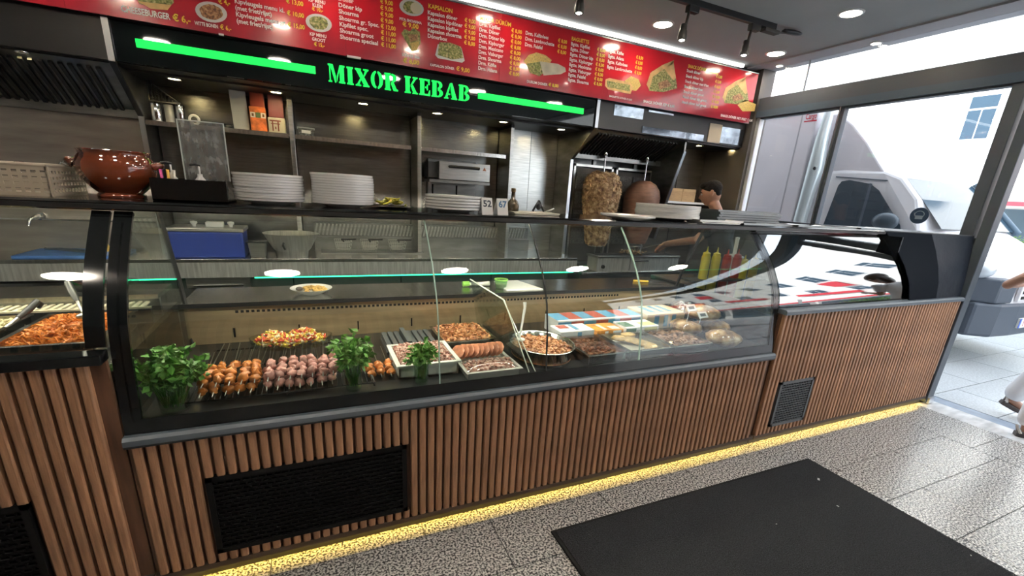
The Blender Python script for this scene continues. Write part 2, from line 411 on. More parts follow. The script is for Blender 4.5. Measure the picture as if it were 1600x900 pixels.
TXW = M('menu white print', (.95, .92, .90), .4); TXY = M('menu yellow print', (.95, .66, .06), .4)
white, yellow = MB(), MB()
TY_ = MY - .0015
def col(lines, p0, p1, ref, refpx, mbx=white, size=.036):
    """a column of print: first and last line given in the photo, width of one known line in the photo"""
    a, b = aty(*p0, MY), aty(*p1, MY); n = len(lines) - 1
    xs = 1.0
    if ref:
        wd = aty(refpx[1], p1[1], MY).x - aty(refpx[0], p1[1], MY).x
        xs = wd / text_geo(ref, size)[2]
    for i, t in enumerate(lines):
        f = i / n if n else 0
        if t: put_text(mbx, t, a.x + (b.x - a.x) * f * .3, TY_, a.z + (b.z - a.z) * f, size * 1.1, xs / 1.1, .028)
def one(txt, px, py, size, mbx=white, wpx=None, al='l'):
    a = aty(px, py, MY); wd = None
    if wpx: wd = abs(aty(px + wpx, py, MY).x - a.x)
    put_text(mbx, txt, a.x, TY_, a.z, size, .85, .03, al, wd)
one('CHEESEBURGER', 189, 13, .05, wpx=75); one('€ 6,-', 270, 27, .055, yellow, 27)
one('WITTE BONEN', 304, 35.5, .03, wpx=36); one('€ 6,-', 344, 42, .04, yellow, 17); one('€ 4,-', 341, 1, .045, yellow, 18)
col(['Kipvleugels menu kl.', '(met friet/rijst)', 'Kipvleugels menu gr.', '(met friet/rijst)'], (366, 1), (369, 32), '(met friet/rijst)', (367, 423))
col(['€ 13,00', '€ 10,00', '€ 15,00'], (447, 1), (449, 38), '€ 15,00', (449, 475), yellow)
one('KIP MENU', 495, 2, .03, al='c'); one('KLEIN', 496, 9, .03, al='c'); one('€ 10,-', 496, 15, .034, yellow, al='c')
one('KIP MENU', 497, 55, .03, al='c'); one('GROOT', 498, 62.5, .03, al='c'); one('€ 15,-', 499, 70, .034, yellow, al='c')
col(['Döner', 'Döner kip', 'Shoarma', 'Shoarma gr. Spec.', 'Kipfilet spec.', 'Shoarma groot', 'Shoarma speciaal'], (528, -3), (531.5, 57), 'Shoarma speciaal', (531, 590))
col(['€ 9,00', '€ 9,00', '€ 9,00', '€ 9,00', '€ 12,00', '€ 11,00', '€ 11,00', '€ 11,00'], (594, 1.5), (595, 69), '€ 11,00', (594, 617), yellow)
one('PITA SHOARMA', 624, 29, .026, wpx=35); one('€ 9,00', 629, 37, .045, yellow, 25)
one('DÖNER Box', 628, 85, .03, wpx=28); one('€ 8,00', 630, 94, .045, yellow, 25)
one('KAPSALON', 669, 9, .042, yellow, 38)
col(['Kapsalon döner', 'Kapsalon kipdöner', 'Kapsalon kipfilet', 'Kapsalon shoarma', 'Dönerbox'], (668, 19), (668, 55.5), 'Kapsalon shoarma', (668, 721))
col(['€ 9,00', '€ 9,00', '€ 9,00', '€ 9,00', '€ 8,00'], (726, 31), (725, 66), '€ 9,00', (725, 742), yellow)
one('KAPSALON DÖNER', 672, 101, .026, wpx=38); one('€ 9,00', 713, 107, .045, yellow, 21)
one('MIXOR DÜRÜM', 750, 28, .042, yellow, 49)
col(['Drm. ' + s for s in 'Kipfilet,Döner,Döner kip,Kipburger,Mexicano,Visburger,Shoarma,Köfte,Adana'.split(',')], (749, 37), (747, 106), 'Drm. Mexicano', (749, 787))
col(['€ 8,00'] * 9, (799, 47), (795, 114), '€ 8,00', (797, 813), yellow)
col(['Drm. Kalfsvlees', 'Drm. Lambrochette', 'Drm. Falafel'], (821, 51), (820, 69), 'Drm. Lambrochette', (820, 866))
col(['€ 8,00'] * 3, (872, 63), (871, 80), '€ 8,00', (871, 885), yellow)
one('DURUM DONER', 823, 127, .03, wpx=33); one('€ 8,00', 857, 132, .036, yellow, 16)
one('BAGUETTE', 893, 60, .042, yellow, 28)
col(['Bgtte. ' + s for s in 'Kipfilet,Döner,Döner kip,Kipburger,Mexicano,Visburger,Falafel,Shoarma'.split(',')], (892, 68), (887, 124), 'Bgtte. Kipburger', (890, 926))
col(['€ 8,00'] * 8, (933, 77), (928, 130), '€ 8,00', (930, 943), yellow)
col(['Bgtte. ' + s for s in 'Köfte,Adana,Kalfsvlees,Lambrochette'.split(',')], (951, 79), (949, 104), 'Bgtte. Lambrochette', (949, 989))
col(['€ 8,00'] * 4, (994, 89), (992, 113), '€ 8,00', (992, 1003), yellow)
one('BAGUETTE DÖNER € 8,00', 952, 150, .022, wpx=36); one('SNACK DÖNER KIP € 8,00', 1005, 158, .034, wpx=50)
one('SNACK DÖNER', 1075, 103, .042, yellow, 30)
one('Dönerbroodje', 1106, 112, .016, yellow, 17)
col(['Snack döner', 'Snack döner kip', 'Snack döner met friet', 'Snack döner box', 'Snack döner groot', 'Snack döner kip groot', 'Snack döner kalf groot'], (1073, 110), (1066, 159), 'Snack döner kalf groot', (1066, 1105), size=.034)
col(['€ 5,00', '€ 5,00', '€ 6,00', '€ 8,00', '€ 10,00', '€ 10,00', '€ 10,00'], (1119, 119), (1111, 166), '€ 10,00', (1111, 1122), yellow, .034)
one('SNACK DÖNER MET FRIET € 8,00', 1126, 180, .034, wpx=52)
white.build('white_lettering', TXW, mb_, kind='stuff'); yellow.build('yellow_lettering', TXY, mb_, kind='stuff')
# printed dish pictures: flat shapes on the board
F_SAL = M('print salad', (.2, .22, .07), .5, noise=(60, 1, (1, 1, 1)), ramp=[(.35, (.07, .05, .02)), (.48, (.20, .24, .05)), (.58, (.42, .36, .14)), (.7, (.7, .62, .4))])
F_MEAT = M('print meat', (.3, .16, .08), .5, noise=(70, 1, (1, 1, 1)), ramp=[(.35, (.10, .04, .02)), (.5, (.36, .16, .07)), (.68, (.62, .42, .22))])
F_FRY = M('print fries', (.75, .5, .16), .5, noise=(60, .5, (4, 1, 1)))
F_BRD = M('print bread', (.72, .47, .2), .5, noise=(14, .3, (1, 1, 1)))
F_WRAP = M('print wrap', (.62, .58, .46), .5, noise=(12, .2, (1, 1, 1)))
F_PLT = M('print plate', (.72, .73, .72), .5)
def print_shape(name, pts, mat, layer=1, sm=0):
    """flat print given by points in the photo"""
    q = [aty(a, b, MY) for a, b in pts]
    MB().poly([(v.x, MY - .0012 - .0006 * layer, v.z) for v in q]).build(name, mat, mb_)
def ell(cx, cy, rx, ry, n=24, tilt=.17, jit=0):
    return [(cx + rx * math.cos(t) * (1 + random.uniform(-jit, jit)), cy + ry * math.sin(t) * (1 + random.uniform(-jit, jit)) + tilt * rx * math.cos(t)) for t in [2 * PI * k / n for k in range(n)]]
for (cx, cy, rx, ry, fm) in ((330, 19, 25, 16, F_MEAT), (498, 36, 20.5, 14, F_SAL), (643, 12, 19, 13, F_SAL)):
    print_shape('dish_picture', ell(cx, cy, rx, ry), F_PLT)
    print_shape('dish_picture', ell(cx, cy, rx * .72, ry * .74, jit=.06), fm, 2)
print_shape('dish_picture', ell(650, 13, 9, 9), M('print sauce', (.75, .68, .5), .5), 3)
print_shape('dish_picture', [(212, -8), (270, -4), (272, 4), (262, 14), (240, 12), (218, 6)], F_SAL); print_shape('dish_picture', [(215, 2), (268, 8), (262, 16), (236, 14)], F_BRD, 2)
print_shape('dish_picture', [(627, 52), (632, 45), (640, 49), (646, 44), (656, 50), (657, 68), (650, 79), (643, 80)], F_SAL); print_shape('dish_picture', [(640, 68), (655, 64), (652, 78), (645, 80)], F_FRY, 2); print_shape('dish_picture', [(636, 53), (653, 54), (652, 63), (641, 66)], F_MEAT, 2)
print_shape('dish_picture', [(684, 69), (721, 75), (726, 95), (722, 98), (684, 91), (680, 86)], F_PLT); print_shape('dish_picture', [(686, 66), (704, 67), (720, 73), (724, 91), (706, 93), (684, 86)], F_SAL, 2)
print_shape('dish_picture', [(818, 96), (826, 86), (838, 82), (852, 86), (862, 94), (856, 104), (828, 106)], F_FRY); print_shape('dish_picture', [(822, 100), (846, 96), (852, 112), (843, 119), (828, 114)], F_SAL, 2); print_shape('dish_picture', [(843, 96), (872, 100), (883, 106), (884, 112), (876, 116), (849, 118)], F_WRAP, 3)
print_shape('dish_picture', [(976, 126), (986, 119), (998, 124), (1001, 134), (994, 142), (980, 140)], F_FRY); print_shape('dish_picture', [(946, 124), (952, 122), (984, 129), (989, 136), (985, 147), (950, 140), (945, 134)], F_BRD, 2); print_shape('dish_picture', [(948, 126), (984, 133), (984, 143), (949, 136)], F_SAL, 3)
def snack(cx, cy, s):
    print_shape('dish_picture', [(cx + a * s, cy + b * s) for a, b in ((-22, 6), (-16, -10), (4, -22), (18, -26), (22, 0), (24, 16), (2, 22), (-20, 20))], F_SAL)
    print_shape('dish_picture', [(cx + a * s, cy + b * s) for a, b in ((-24, 10), (-18, -8), (0, -20), (19, -28), (17, -22), (2, -13), (-14, -2), (-20, 18))], F_BRD, 2)
    print_shape('dish_picture', [(cx + a * s, cy + b * s) for a, b in ((4, -14), (18, -27), (20, -12), (22, 0), (18, 4))], F_BRD, 2)
    print_shape('dish_picture', [(cx + a * s, cy + b * s) for a, b in ((-6, 8), (8, 2), (16, 12), (-4, 18))], F_MEAT, 3)
snack(1034, 122, 1.0); print_shape('dish_picture', [(1152, 164), (1164, 156), (1184, 164), (1182, 174), (1160, 174)], F_FRY); snack(1149, 144, .85)

# sign fascia with stencil letters
fs = thing('sign_fascia', 'black glossy sign panel with glowing green stencil letters and two green bars', 'sign', (.76, 4.12, 2.215))
MB().box((-1.12, 4.10, 2.218), (2.645, 4.145, 2.458)).build('panel', M('sign gloss', (.004, .006, .007), .03), fs)
for (pa, pb) in (((211, 60), (492.5, 104)), ((747.5, 144), (912, 170))):
    a, b = aty(*pa, 4.09), aty(*pb, 4.09)
    MB().box((a.x, 4.086, a.z - .05), (b.x, 4.10, a.z)).build('light_bar', GREEN, fs)
# stencil capitals on a 1 high grid: lists of polygons
def R_(x0, y0, x1, y1): return [(x0, y0), (x1, y0), (x1, y1), (x0, y1)]
def arcp(cx, cy, rx, ry, a0, a1, tx, ty, n=9):
    o = [(cx + rx * math.cos(math.radians(a0 + (a1 - a0) * k / n)), cy + ry * math.sin(math.radians(a0 + (a1 - a0) * k / n))) for k in range(n + 1)]
    i = [(cx + (rx - tx) * math.cos(math.radians(a0 + (a1 - a0) * k / n)), cy + (ry - ty) * math.sin(math.radians(a0 + (a1 - a0) * k / n))) for k in range(n + 1)]
    return o + i[::-1]
def stem(x, w_=.30, s=.07): return [(x - s, 0), (x + w_ + s, 0), (x + w_ + s, .07), (x + w_, .1), (x + w_, .9), (x + w_ + s, .93), (x + w_ + s, 1), (x - s, 1), (x - s, .93), (x, .9), (x, .1), (x - s, .07)]
GL = {'I': (.46, [stem(.08)]),
      'M': (1.12, [[(0, 0), (.24, 0), (.24, .06), (.16, .09), (.16, .78), (.20, .78), (.44, .0), (.5, .0), (.5, .35), (.33, 1), (0, 1), (0, .93), (.08, .9), (.08, .09), (0, .06)], [(.56, .34), (.78, 1), (1.12, 1), (1.12, .93), (1.06, .9), (1.06, .1), (1.12, .07), (1.12, 0), (.70, 0), (.70, .07), (.77, .1), (.77, .74), (.56, .02)]]),
      'X': (.98, [[(0, 1), (.42, 1), (.42, .94), (.37, .92), (.92, .08), (.98, .06), (.98, 0), (.54, 0), (.54, .06), (.6, .08), (.06, .92), (0, .94)], [(.58, 1), (.94, 1), (.94, .94), (.86, .9), (.66, .58), (.60, .67), (.70, .9), (.58, .94)], [(.02, 0), (.40, 0), (.40, .06), (.28, .1), (.40, .34), (.34, .44), (.12, .1), (.02, .06)]]),
      'O': (.86, [arcp(.40, .5, .40, .51, 96, 264, .24, .1), arcp(.46, .5, .40, .51, -84, 84, .24, .1)]),
      'R': (.98, [stem(.08), arcp(.50, .745, .38, .255, -84, 86, .24, .08), [(.50, .49), (.66, .49), (.86, .12), (.98, .07), (.98, 0), (.66, 0), (.48, .40)]]),
      'K': (1.0, [stem(.08), [(.46, .5), (.72, .92), (.62, .94), (.62, 1), (.98, 1), (.98, .94), (.88, .91), (.62, .56)], [(.47, .46), (.62, .52), (.9, .08), (1.0, .06), (1.0, 0), (.6, 0), (.6, .06), (.66, .08)]]),
      'E': (.84, [stem(.08), [(.46, 1), (.80, 1), (.80, .68), (.74, .68), (.68, .9), (.46, .92)], [(.46, 0), (.84, 0), (.84, .34), (.78, .34), (.70, .1), (.46, .08)], [(.46, .46), (.58, .46), (.6, .34), (.66, .34), (.66, .68), (.6, .68), (.58, .54), (.46, .54)]]),
      'B': (.90, [stem(.08), arcp(.48, .755, .36, .245, -82, 86, .22, .08), arcp(.48, .265, .42, .265, -86, 82, .25, .08)]),
      'A': (1.04, [[(0, 0), (.32, 0), (.32, .06), (.24, .09), (.29, .26), (.46, .26), (.46, .33), (.31, .33), (.46, .8), (.46, 1), (.08, .09), (0, .06)], [(.52, 1), (.62, 1), (.98, .09), (1.04, .06), (1.04, 0), (.58, 0), (.58, .06), (.66, .09), (.52, .62)]])}
a, b = aty(512, 101, 4.09), aty(733, 158, 4.09)
word = 'MIXOR KEBAB'; adv = [GL[c][0] + .12 if c != ' ' else .38 for c in word]
hs = .122; k = (b.x - a.x) / (sum(adv) - .12) ; x = a.x; zb = 2.277
for c, ad in zip(word, adv):
    if c != ' ':
        m_ = MB()
        for pl in GL[c][1]: m_.ext([(x + u * k, zb + v * hs) for u, v in pl], 'y', 4.084, 4.10)
        m_.build('letter', GREEN, fs)
    x += ad * k
# ------------------------------------------------------------------ kitchen behind the counter
WB = bpy.data.objects['wall_back']
BRST = M('warm steel panel', (.52, .475, .42), .26, .7, noise=(3, .2, (1, 1, 6)), bump=(30, .03, (1, 1, 24)))
MB().box((-4, 4.58, .9), (-1.14, 4.62, 1.96)).build('steel_panel', BRST, WB)
for x0, x1 in ((-1.11, -.13), (-.085, .955), (.998, 1.905), (1.95, 2.30), (2.305, 2.64)):
    MB().box((x0, 4.82, .9), (x1, 4.84, 2.215)).build('steel_panel', STEELW if x0 < 1.9 else STEEL, WB)
for x in (-.107, .977, 1.93):
    MB().box((x - .018, 4.49, .9), (x + .018, 4.82, 2.17)).build('upright', STEEL, WB, .002)
    MB().box((x - .016, 4.492, 2.17), (x + .016, 4.82, 2.215)).build('upright_cap', BLKM, WB)
MB().box((-1.12, 4.30, 2.2), (2.64, 5.0, 2.26)).build('soffit', BLKM, WB)
MB().box((2.67, 4.86, .752), (3.92, 4.88, 2.2)).build('steel_panel', STEELD, WB)
MB().box((3.93, 4.66, .752), (4.75, 4.68, 2.2)).build('steel_panel', M('dark warm steel', (.20, .175, .15), .3, .8, noise=(3, .2, (1, 1, 6))), WB)
MB().box((4.33, 4.652, .752), (4.335, 4.66, 2.2)).build('panel_joint', BLKM, WB)
sh_names = ('left bay behind the spice tins', 'middle bay with a small tub on it', 'bay above the wall grill')
for (x0, x1), nm in zip(((-1.11, -.13), (-.085, .90), (1.0, 1.87)), sh_names):
    t = thing('wall_shelf', 'brushed steel wall shelf in the ' + nm, 'shelf', ((x0 + x1) / 2, 4.65, 1.88), 'kitchen wall shelves')
    MB().box((x0, 4.50, 1.895), (x1, 4.82, 1.905)).build('board', STEELH, t)
    MB().box((x0, 4.494, 1.872), (x1, 4.50, 1.906)).build('front_lip', STEELH, t)

def hood(name, label, x0, x1, yb, zb, n, px):
    t = thing(name, label, 'extractor hood', ((x0 + x1) / 2, 4.3, zb))
    MB().sheet([(4.148, 2.214), (yb, zb + .04)], 'x', x0, x1, .01, False).build('canopy', STEELD, t)
    dy, dz = yb - 4.16, zb + .035 - 2.20
    L_ = math.hypot(dy, dz); ang = math.atan2(dz, dy)
    for k in range(n):
        x = x0 + .1 + (x1 - x0 - .2) * k / (n - 1)
        MB().cbox((x, 4.16 + dy / 2, 2.195 + dz / 2 - .008), (.022, L_ * .9, .02), (ang, 0, 0)).build('baffle', BLKM, t)
    MB().box((x0, yb - .015, zb - .02), (x1, yb + .02, zb + .045)).build('rim', STEELD, t)
    return t
hl = hood('extractor_hood', 'wide dark extractor hood with baffle filters over the left steel wall', -3.6, -1.14, 4.54, 1.93, 48, None)
MB().box((-3.6, 4.10, 2.218), (-1.15, 4.14, 2.458)).build('front_panel', BLKM, hl)
hr = hood('extractor_hood', 'extractor hood with slatted filters above the two doner spits', 2.67, 3.90, 4.52, 1.97, 26, None)
def partition(x, pts, lab, trims, th=.022):
    t = thing('partition', lab, 'partition', (x, 4.5, .9), 'kitchen partitions')
    MB().ext(pts, 'x', x - th / 2, x + th / 2).build('panel', STEELD, t)
    for a, b, mt in trims:
        d = Vector((b[0] - a[0], b[1] - a[1])); L_ = d.length; c = ((a[0] + b[0]) / 2, (a[1] + b[1]) / 2)
        MB().cbox((x, c[0] - .004, c[1]), (th + .012, L_, .014), (math.atan2(d.y, d.x), 0, 0)).build('edge_trim', mt, t)
prof = [(4.09, 2.459), (4.09, 2.21), (4.5, 1.93), (4.5, .9), (4.99, .9), (4.99, 2.2), (4.145, 2.2), (4.145, 2.459)]
partition(-1.13, prof, 'kitchen partition with steel edge left of the green bar', [((4.09, 2.459), (4.09, 2.21), ALU), ((4.09, 2.21), (4.5, 1.93), BLKM), ((4.5, 1.93), (4.5, .9), ALU)])
partition(2.656, prof, 'kitchen partition with steel edge left of the doner spits', [((4.09, 2.459), (4.09, 2.21), ALU), ((4.09, 2.21), (4.5, 1.93), STEELD), ((4.5, 1.93), (4.5, .9), ALU)])
partition(3.91, [(4.15, 2.198), (4.15, 2.1), (4.31, 1.57), (4.42, 1.1), (4.85, 1.1), (4.85, 2.198)], 'slanted steel partition right of the doner spits', [((4.15, 2.1), (4.31, 1.57), ALU), ((4.31, 1.57), (4.42, 1.1), ALU)])

# hood downlights
for k, (px, py) in enumerate(((270, 108), (430, 130), (567, 149), (683, 165), (787, 180), (878, 192))):
    p = aty(px, py, 4.38); t = downlight(p.x, 4.38, 2.2, .042, LAMPK, 'small warm spotlight under the green sign, ' + NTH[k] + ' from the left', CHROME)
MB().box((3.92, 4.145, 2.2), (4.75, 4.66, 2.23)).build('soffit', BLKM, WB)
for k, (px, py) in enumerate(((1095, 223), (1148, 230))):
    p = aty(px, py, 4.25); downlight(p.x - .02, 4.25, 2.2, .04, LAMPK, ('left' if k == 0 else 'right') + ' small spotlight above the cook', CHROME)
downlight(aty(29, 33, 4.2).x, 4.155, 2.20, .03, LAMPK, 'small spotlight at the front of the left extractor hood', CHROME)

# mirrored wall cabinets above the doner spits
cb = thing('wall_cabinet', 'black wall cabinets with mirrored doors under the end of the menu', 'cabinet', (3.7, 4.12, 2.215))
MB().box((2.672, 4.115, 2.216), (4.745, 4.145, 2.46)).build('body', BLKM, cb)
MIRR = M('mirror door', (.24, .27, .31), .12, 1, noise=(3, .5, (2, 1, 3)), bump=(5, .25))
for pa, pb in (((961, 160), (1004, 187)), ((1015, 163), (1053, 176)), ((1004, 197), (1098, 222)), ((1124, 197), (1181, 231))):
    a, b = aty(*pa, 4.11), aty(*pb, 4.11); z1 = a.z; z0 = b.z
    if z1 - z0 < .05: z0 = z1 - .07
    z0 = max(z0, 2.225); z1 = min(z1, 2.45); x1 = min(b.x, 4.73)
    MB().box((a.x, 4.108, z0), (x1, 4.116, z1)).build('mirror_door', MIRR, cb)
a = aty(1110, 192, 4.11); b = aty(1123, 228, 4.11)
MB().box((a.x, 4.107, 2.225), (b.x, 4.116, 2.42)).build('beige_panel', M('beige panel', (.55, .45, .30), .4), cb)

# back worktop
bc = thing('back_counter', 'long stainless steel kitchen worktop along the back wall with green lighting', 'counter', (-.7, 4.5, 0))
MB().box((-4, 4.15, .872), (2.64, 4.82, .9)).build('worktop', STEELH, bc, .003)
MB().box((-4, 4.15, .75), (2.64, 4.17, .872)).build('front_apron', M('satin steel apron', (.60, .60, .58), .3, .55, noise=(5, .25, (14, 1, 1))), bc)
for k in range(7):
    x = -3.9 + k * .93
    MB().box((x, 4.26, .10), (x + .92, 4.80, .74)).build('cupboard', M('glossy dark cupboard', (.05, .052, .05), .18), bc)
MB().box((-4, 4.30, 0), (2.64, 4.78, .1)).build('plinth', BLKM, bc)
a, b = aty(290, 436, 4.2), aty(392, 448, 4.2)
dr = MB().box((a.x, 4.20, b.z), (b.x, 4.26, a.z + .005)).build('drawer', STEEL, bc)
MB().box((a.x + .05, 4.18, b.z + .012), (b.x - .05, 4.20, b.z + .022)).build('drawer_handle', CHROME, dr)
a, b = aty(398, 433, 4.18), aty(915, 425, 4.18)
MB().box((a.x, 4.172, .735), (2.62, 4.19, .755)).build('green_light_strip', GREENL, bc)
a, b = aty(206, 437, 4.18), aty(277, 437, 4.18)
MB().box((a.x, 4.172, .735), (b.x, 4.19, .750)).build('green_light_strip', GREENL, bc)
a, b = aty(0, 441, 4.2), aty(150, 441, 4.2)
MB().box((-3.5, 4.19, .705), (b.x, 4.21, .725)).build('handle_rail', CHROME, bc)

# low counter with the griddle under the doner spits
lc = thing('grill_counter', 'low steel counter carrying the griddle and doner spits', 'counter', (3.7, 4.5, 0))
MB().box((2.67, 4.08, .72), (4.74, 4.84, .75)).build('worktop', STEELH, lc, .003)
MB().box((2.67, 4.12, 0), (4.74, 4.82, .72)).build('body', STEELD, lc)
gd = thing('griddle', 'stainless gas griddle with a knob and black handle in front of the spits', 'griddle', (3.45, 4.25, .75))
MB().box((2.87, 4.10, .752), (4.05, 4.30, .905)).build('housing', MATS['satin steel apron'], gd, .004)
MB().box((3.32, 4.096, .762), (3.324, 4.10, .9)).build('seam', BLKM, gd)
MB().box((2.86, 4.09, .905), (4.06, 4.32, .93)).build('rim', STEEL, gd, .003)
MB().box((2.9, 4.12, .93), (4.02, 4.30, .934)).build('hot_plate', BLKM, gd)
MB().lathe([(.022, 0), (.02, -.02), (.0, -.02)], (2.95, 4.10, .81), 14, 'y').build('knob', BLKM, gd)
MB().tube([(3.36, 4.1, .875), (3.36, 4.07, .875), (3.56, 4.07, .875), (3.56, 4.1, .875)], .008).build('handle', BLKM, gd)
MEATC = M('cooked doner meat', (.4, .25, .13), .6, noise=(20, 1, (1, 1, 1)), ramp=[(.34, (.10, .05, .025)), (.46, (.23, .135, .065)), (.56, (.38, .26, .14)), (.68, (.55, .43, .28))], bump=(34, .9))
MEATB = M('smooth brown doner', (.17, .085, .055), .5, noise=(9, .3, (1, 1, 5)), bump=(14, .3))
BURN = M('burner brick', (.06, .055, .05), .6)
def rough_lathe(prof, c, seg, jit, sub=4):
    pr = []
    for i in range(len(prof) - 1):
        for k in range(sub): t = k / sub; pr.append((prof[i][0] * (1 - t) + prof[i + 1][0] * t, prof[i][1] * (1 - t) + prof[i + 1][1] * t))
    pr.append(prof[-1]); mb = MB().lathe(pr, (0, 0, 0), seg)
    for v in mb.v:
        r = math.hypot(v.x, v.y)
        if r > 1e-4: s = 1 + random.uniform(-jit, jit); v.x *= s; v.y *= s; v.z += random.uniform(-jit, jit) * .05
    # keep seam duplicates of the caps consistent
    for v in mb.v: v += Vector(c)
    return mb
def doner(x, y, lab, prof, mt, jit, gl):
    g = thing('doner_grill', gl, 'doner grill', (x, y + .2, .75), 'upright doner grills')
    MB().box((x - .25, y + .24, .752), (x + .25, y + .32, 1.86)).build('burner_back', BURN, g)
    for k in range(4):
        for s in (-.11, .11): MB().box((x + s - .095, y + .225, 1.0 + k * .21), (x + s + .095, y + .24, 1.18 + k * .21)).build('burner', M('burner mesh', (.10, .10, .10), .5, noise=(60, .5, (1, 1, 1))), g)
    for s in (-.27, .25): MB().box((x + s, y + .20, .752), (x + s + .025, y + .33, 1.90)).build('frame_post', STEEL, g)
    MB().box((x - .27, y + .20, 1.875), (x + .275, y + .33, 1.90)).build('frame_top', STEEL, g)
    MB().lathe([(.2, .752), (.2, .79), (.0, .79)], (x, y, 0), 24).build('drip_tray', STEEL, g)
    MB().tube([(x, y + .22, 1.96 + .02), (x, y + .1, 1.985), (x, y - .01, 1.985)], .016).build('top_arm', STEELD, g)
    MB().box((x - .02, y + .2, 1.90), (x + .02, y + .24, 1.99)).build('arm_bracket', STEELD, g)
    t = thing('doner_spit', lab, 'doner meat', (x, y, .79), 'doner spits')
    rough_lathe(prof, (x, y, 0), 48, jit).build('meat', mt, t)
    if jit > .03:
        fl_ = MB()
        for _ in range(1500):
            i = random.randrange(1, len(prof) - 2); s_ = random.random(); r = prof[i][0] * (1 - s_) + prof[i + 1][0] * s_; z = prof[i][1] * (1 - s_) + prof[i + 1][1] * s_; an = random.uniform(0, 2 * PI)
            fl_.cbox((x + (r + .002) * math.cos(an), y + (r + .002) * math.sin(an), z), (.008, random.uniform(.02, .045), random.uniform(.012, .03)), (random.uniform(-.5, .5), random.uniform(-.45, .45), an + random.uniform(-.5, .5)))
        fl_.build('meat_slices', mt, t, kind='stuff')
    MB().tube([(x, y, .792), (x, y, 2.01)], .008).build('skewer', CHROME, t)
    MB().lathe([(.09, 1.0), (.09, 1.012), (0, 1.012)], (x, y, 0), 20).build('disc', STEEL, t)
    MB().lathe([(.02, 1.995), (.024, 2.0), (.02, 2.025), (0, 2.025)], (x, y, 0), 12).build('top_knob', CHROME, t)
doner(3.04, 4.42, 'tall rough slab of layered sliced chicken doner on a vertical spit',
      [(.0, 1.825), (.10, 1.82), (.165, 1.78), (.205, 1.70), (.213, 1.62), (.20, 1.5), (.185, 1.4), (.16, 1.28), (.14, 1.17), (.125, 1.08), (.11, 1.02), (0, 1.015)], MEATC, .055, 'steel upright doner grill behind the rough chicken meat')
doner(3.64, 4.44, 'smooth dark brown pressed doner cone on a vertical spit',
      [(.0, 1.77), (.07, 1.765), (.14, 1.73), (.19, 1.66), (.21, 1.58), (.21, 1.45), (.195, 1.32), (.165, 1.2), (.135, 1.1), (.115, 1.04), (0, 1.03)], MEATB, .012, 'steel upright doner grill behind the smooth brown meat')
# chopped meat heap on the griddle
ch = MB()
for k in range(60): ch.blob((3.42 + random.gauss(0, .07), 4.21 + random.gauss(0, .035), .94 + random.uniform(0, .035)), (.016, .011, .008), 6, 4, .2, (random.uniform(0, 3), random.uniform(0, 3), 0))
tag(ch.build('meat_heap', MEATC), 'small heap of chopped meat browning on the griddle', 'meat'); bpy.data.objects['meat_heap']['kind'] = 'stuff'
# alcove shelf and cartons behind the cook
al = tag(MB().box((3.93, 4.36, 1.535), (4.74, 4.655, 1.56)).build('alcove_shelf', WHITE), 'white shelf board in the alcove behind the cook', 'shelf')
CARD = M('cardboard', (.50, .33, .18), .8, noise=(20, .12, (1, 1, 8)))
for (x0, x1, h_), lab in zip(((3.99, 4.22, .15), (4.225, 4.44, .15)), ('brown carton at the left end of the alcove shelf', 'brown carton right behind the cook\'s head on the alcove shelf')):
    t = thing('carton', lab, 'box', ((x0 + x1) / 2, 4.48, 1.56), 'cartons behind the cook')
    MB().box((x0, 4.40, 1.561), (x1, 4.60, 1.561 + h_)).build('body', CARD, t, .003)
    MB().box((x0 + .005, 4.395, 1.561 + h_ - .03), (x1 - .005, 4.40, 1.561 + h_ - .004)).build('lid_flap', M('cardboard flap', (.57, .39, .22), .8), t)

# wall grill (salamander) under the shelf
sg = thing('wall_grill', 'wall-mounted stainless toaster grill with a black handle', 'grill', (1.2, 4.6, 1.45))
a, b = aty(669, 247, 4.78), aty(742, 310, 4.78)
MB().box((a.x, 4.785, b.z), (b.x, 4.818, a.z)).build('wall_plate', STEELD, sg, .003)
a, b = aty(686, 251, 4.5), aty(765, 282, 4.5)
bd = MB().box((a.x, 4.50, b.z - .02), (b.x, 4.70, a.z)).build('body', STEEL, sg, .004)
MB().box((a.x - .09, 4.56, b.z - .005), (a.x - .002, 4.74, a.z - .01)).build('control_box', BLKM, sg)
MB().box((a.x - .09, 4.52, b.z - .05), (b.x + .01, 4.74, b.z - .024)).build('rack', STEELD, sg)
c, d_ = aty(704, 260, 4.47), aty(749, 263, 4.47)
MB().tube([(c.x, 4.50, c.z), (c.x, 4.465, c.z), (d_.x, 4.465, c.z), (d_.x, 4.50, c.z)], .014, 10).build('handle', BLKM, sg)
e = aty(757, 265, 4.499)
MB().ext([(e.x - .02, e.z - .015), (e.x + .02, e.z - .015), (e.x, e.z + .02)], 'y', 4.497, 4.50).build('warning_mark', M('warning print', (.35, .12, .05), .5), sg)
for s in (.06, .32):
    MB().box((a.x + s - .06, 4.78, b.z - .17), (a.x + s - .045, 4.785, b.z - .07)).build('slot', BLKR, sg)

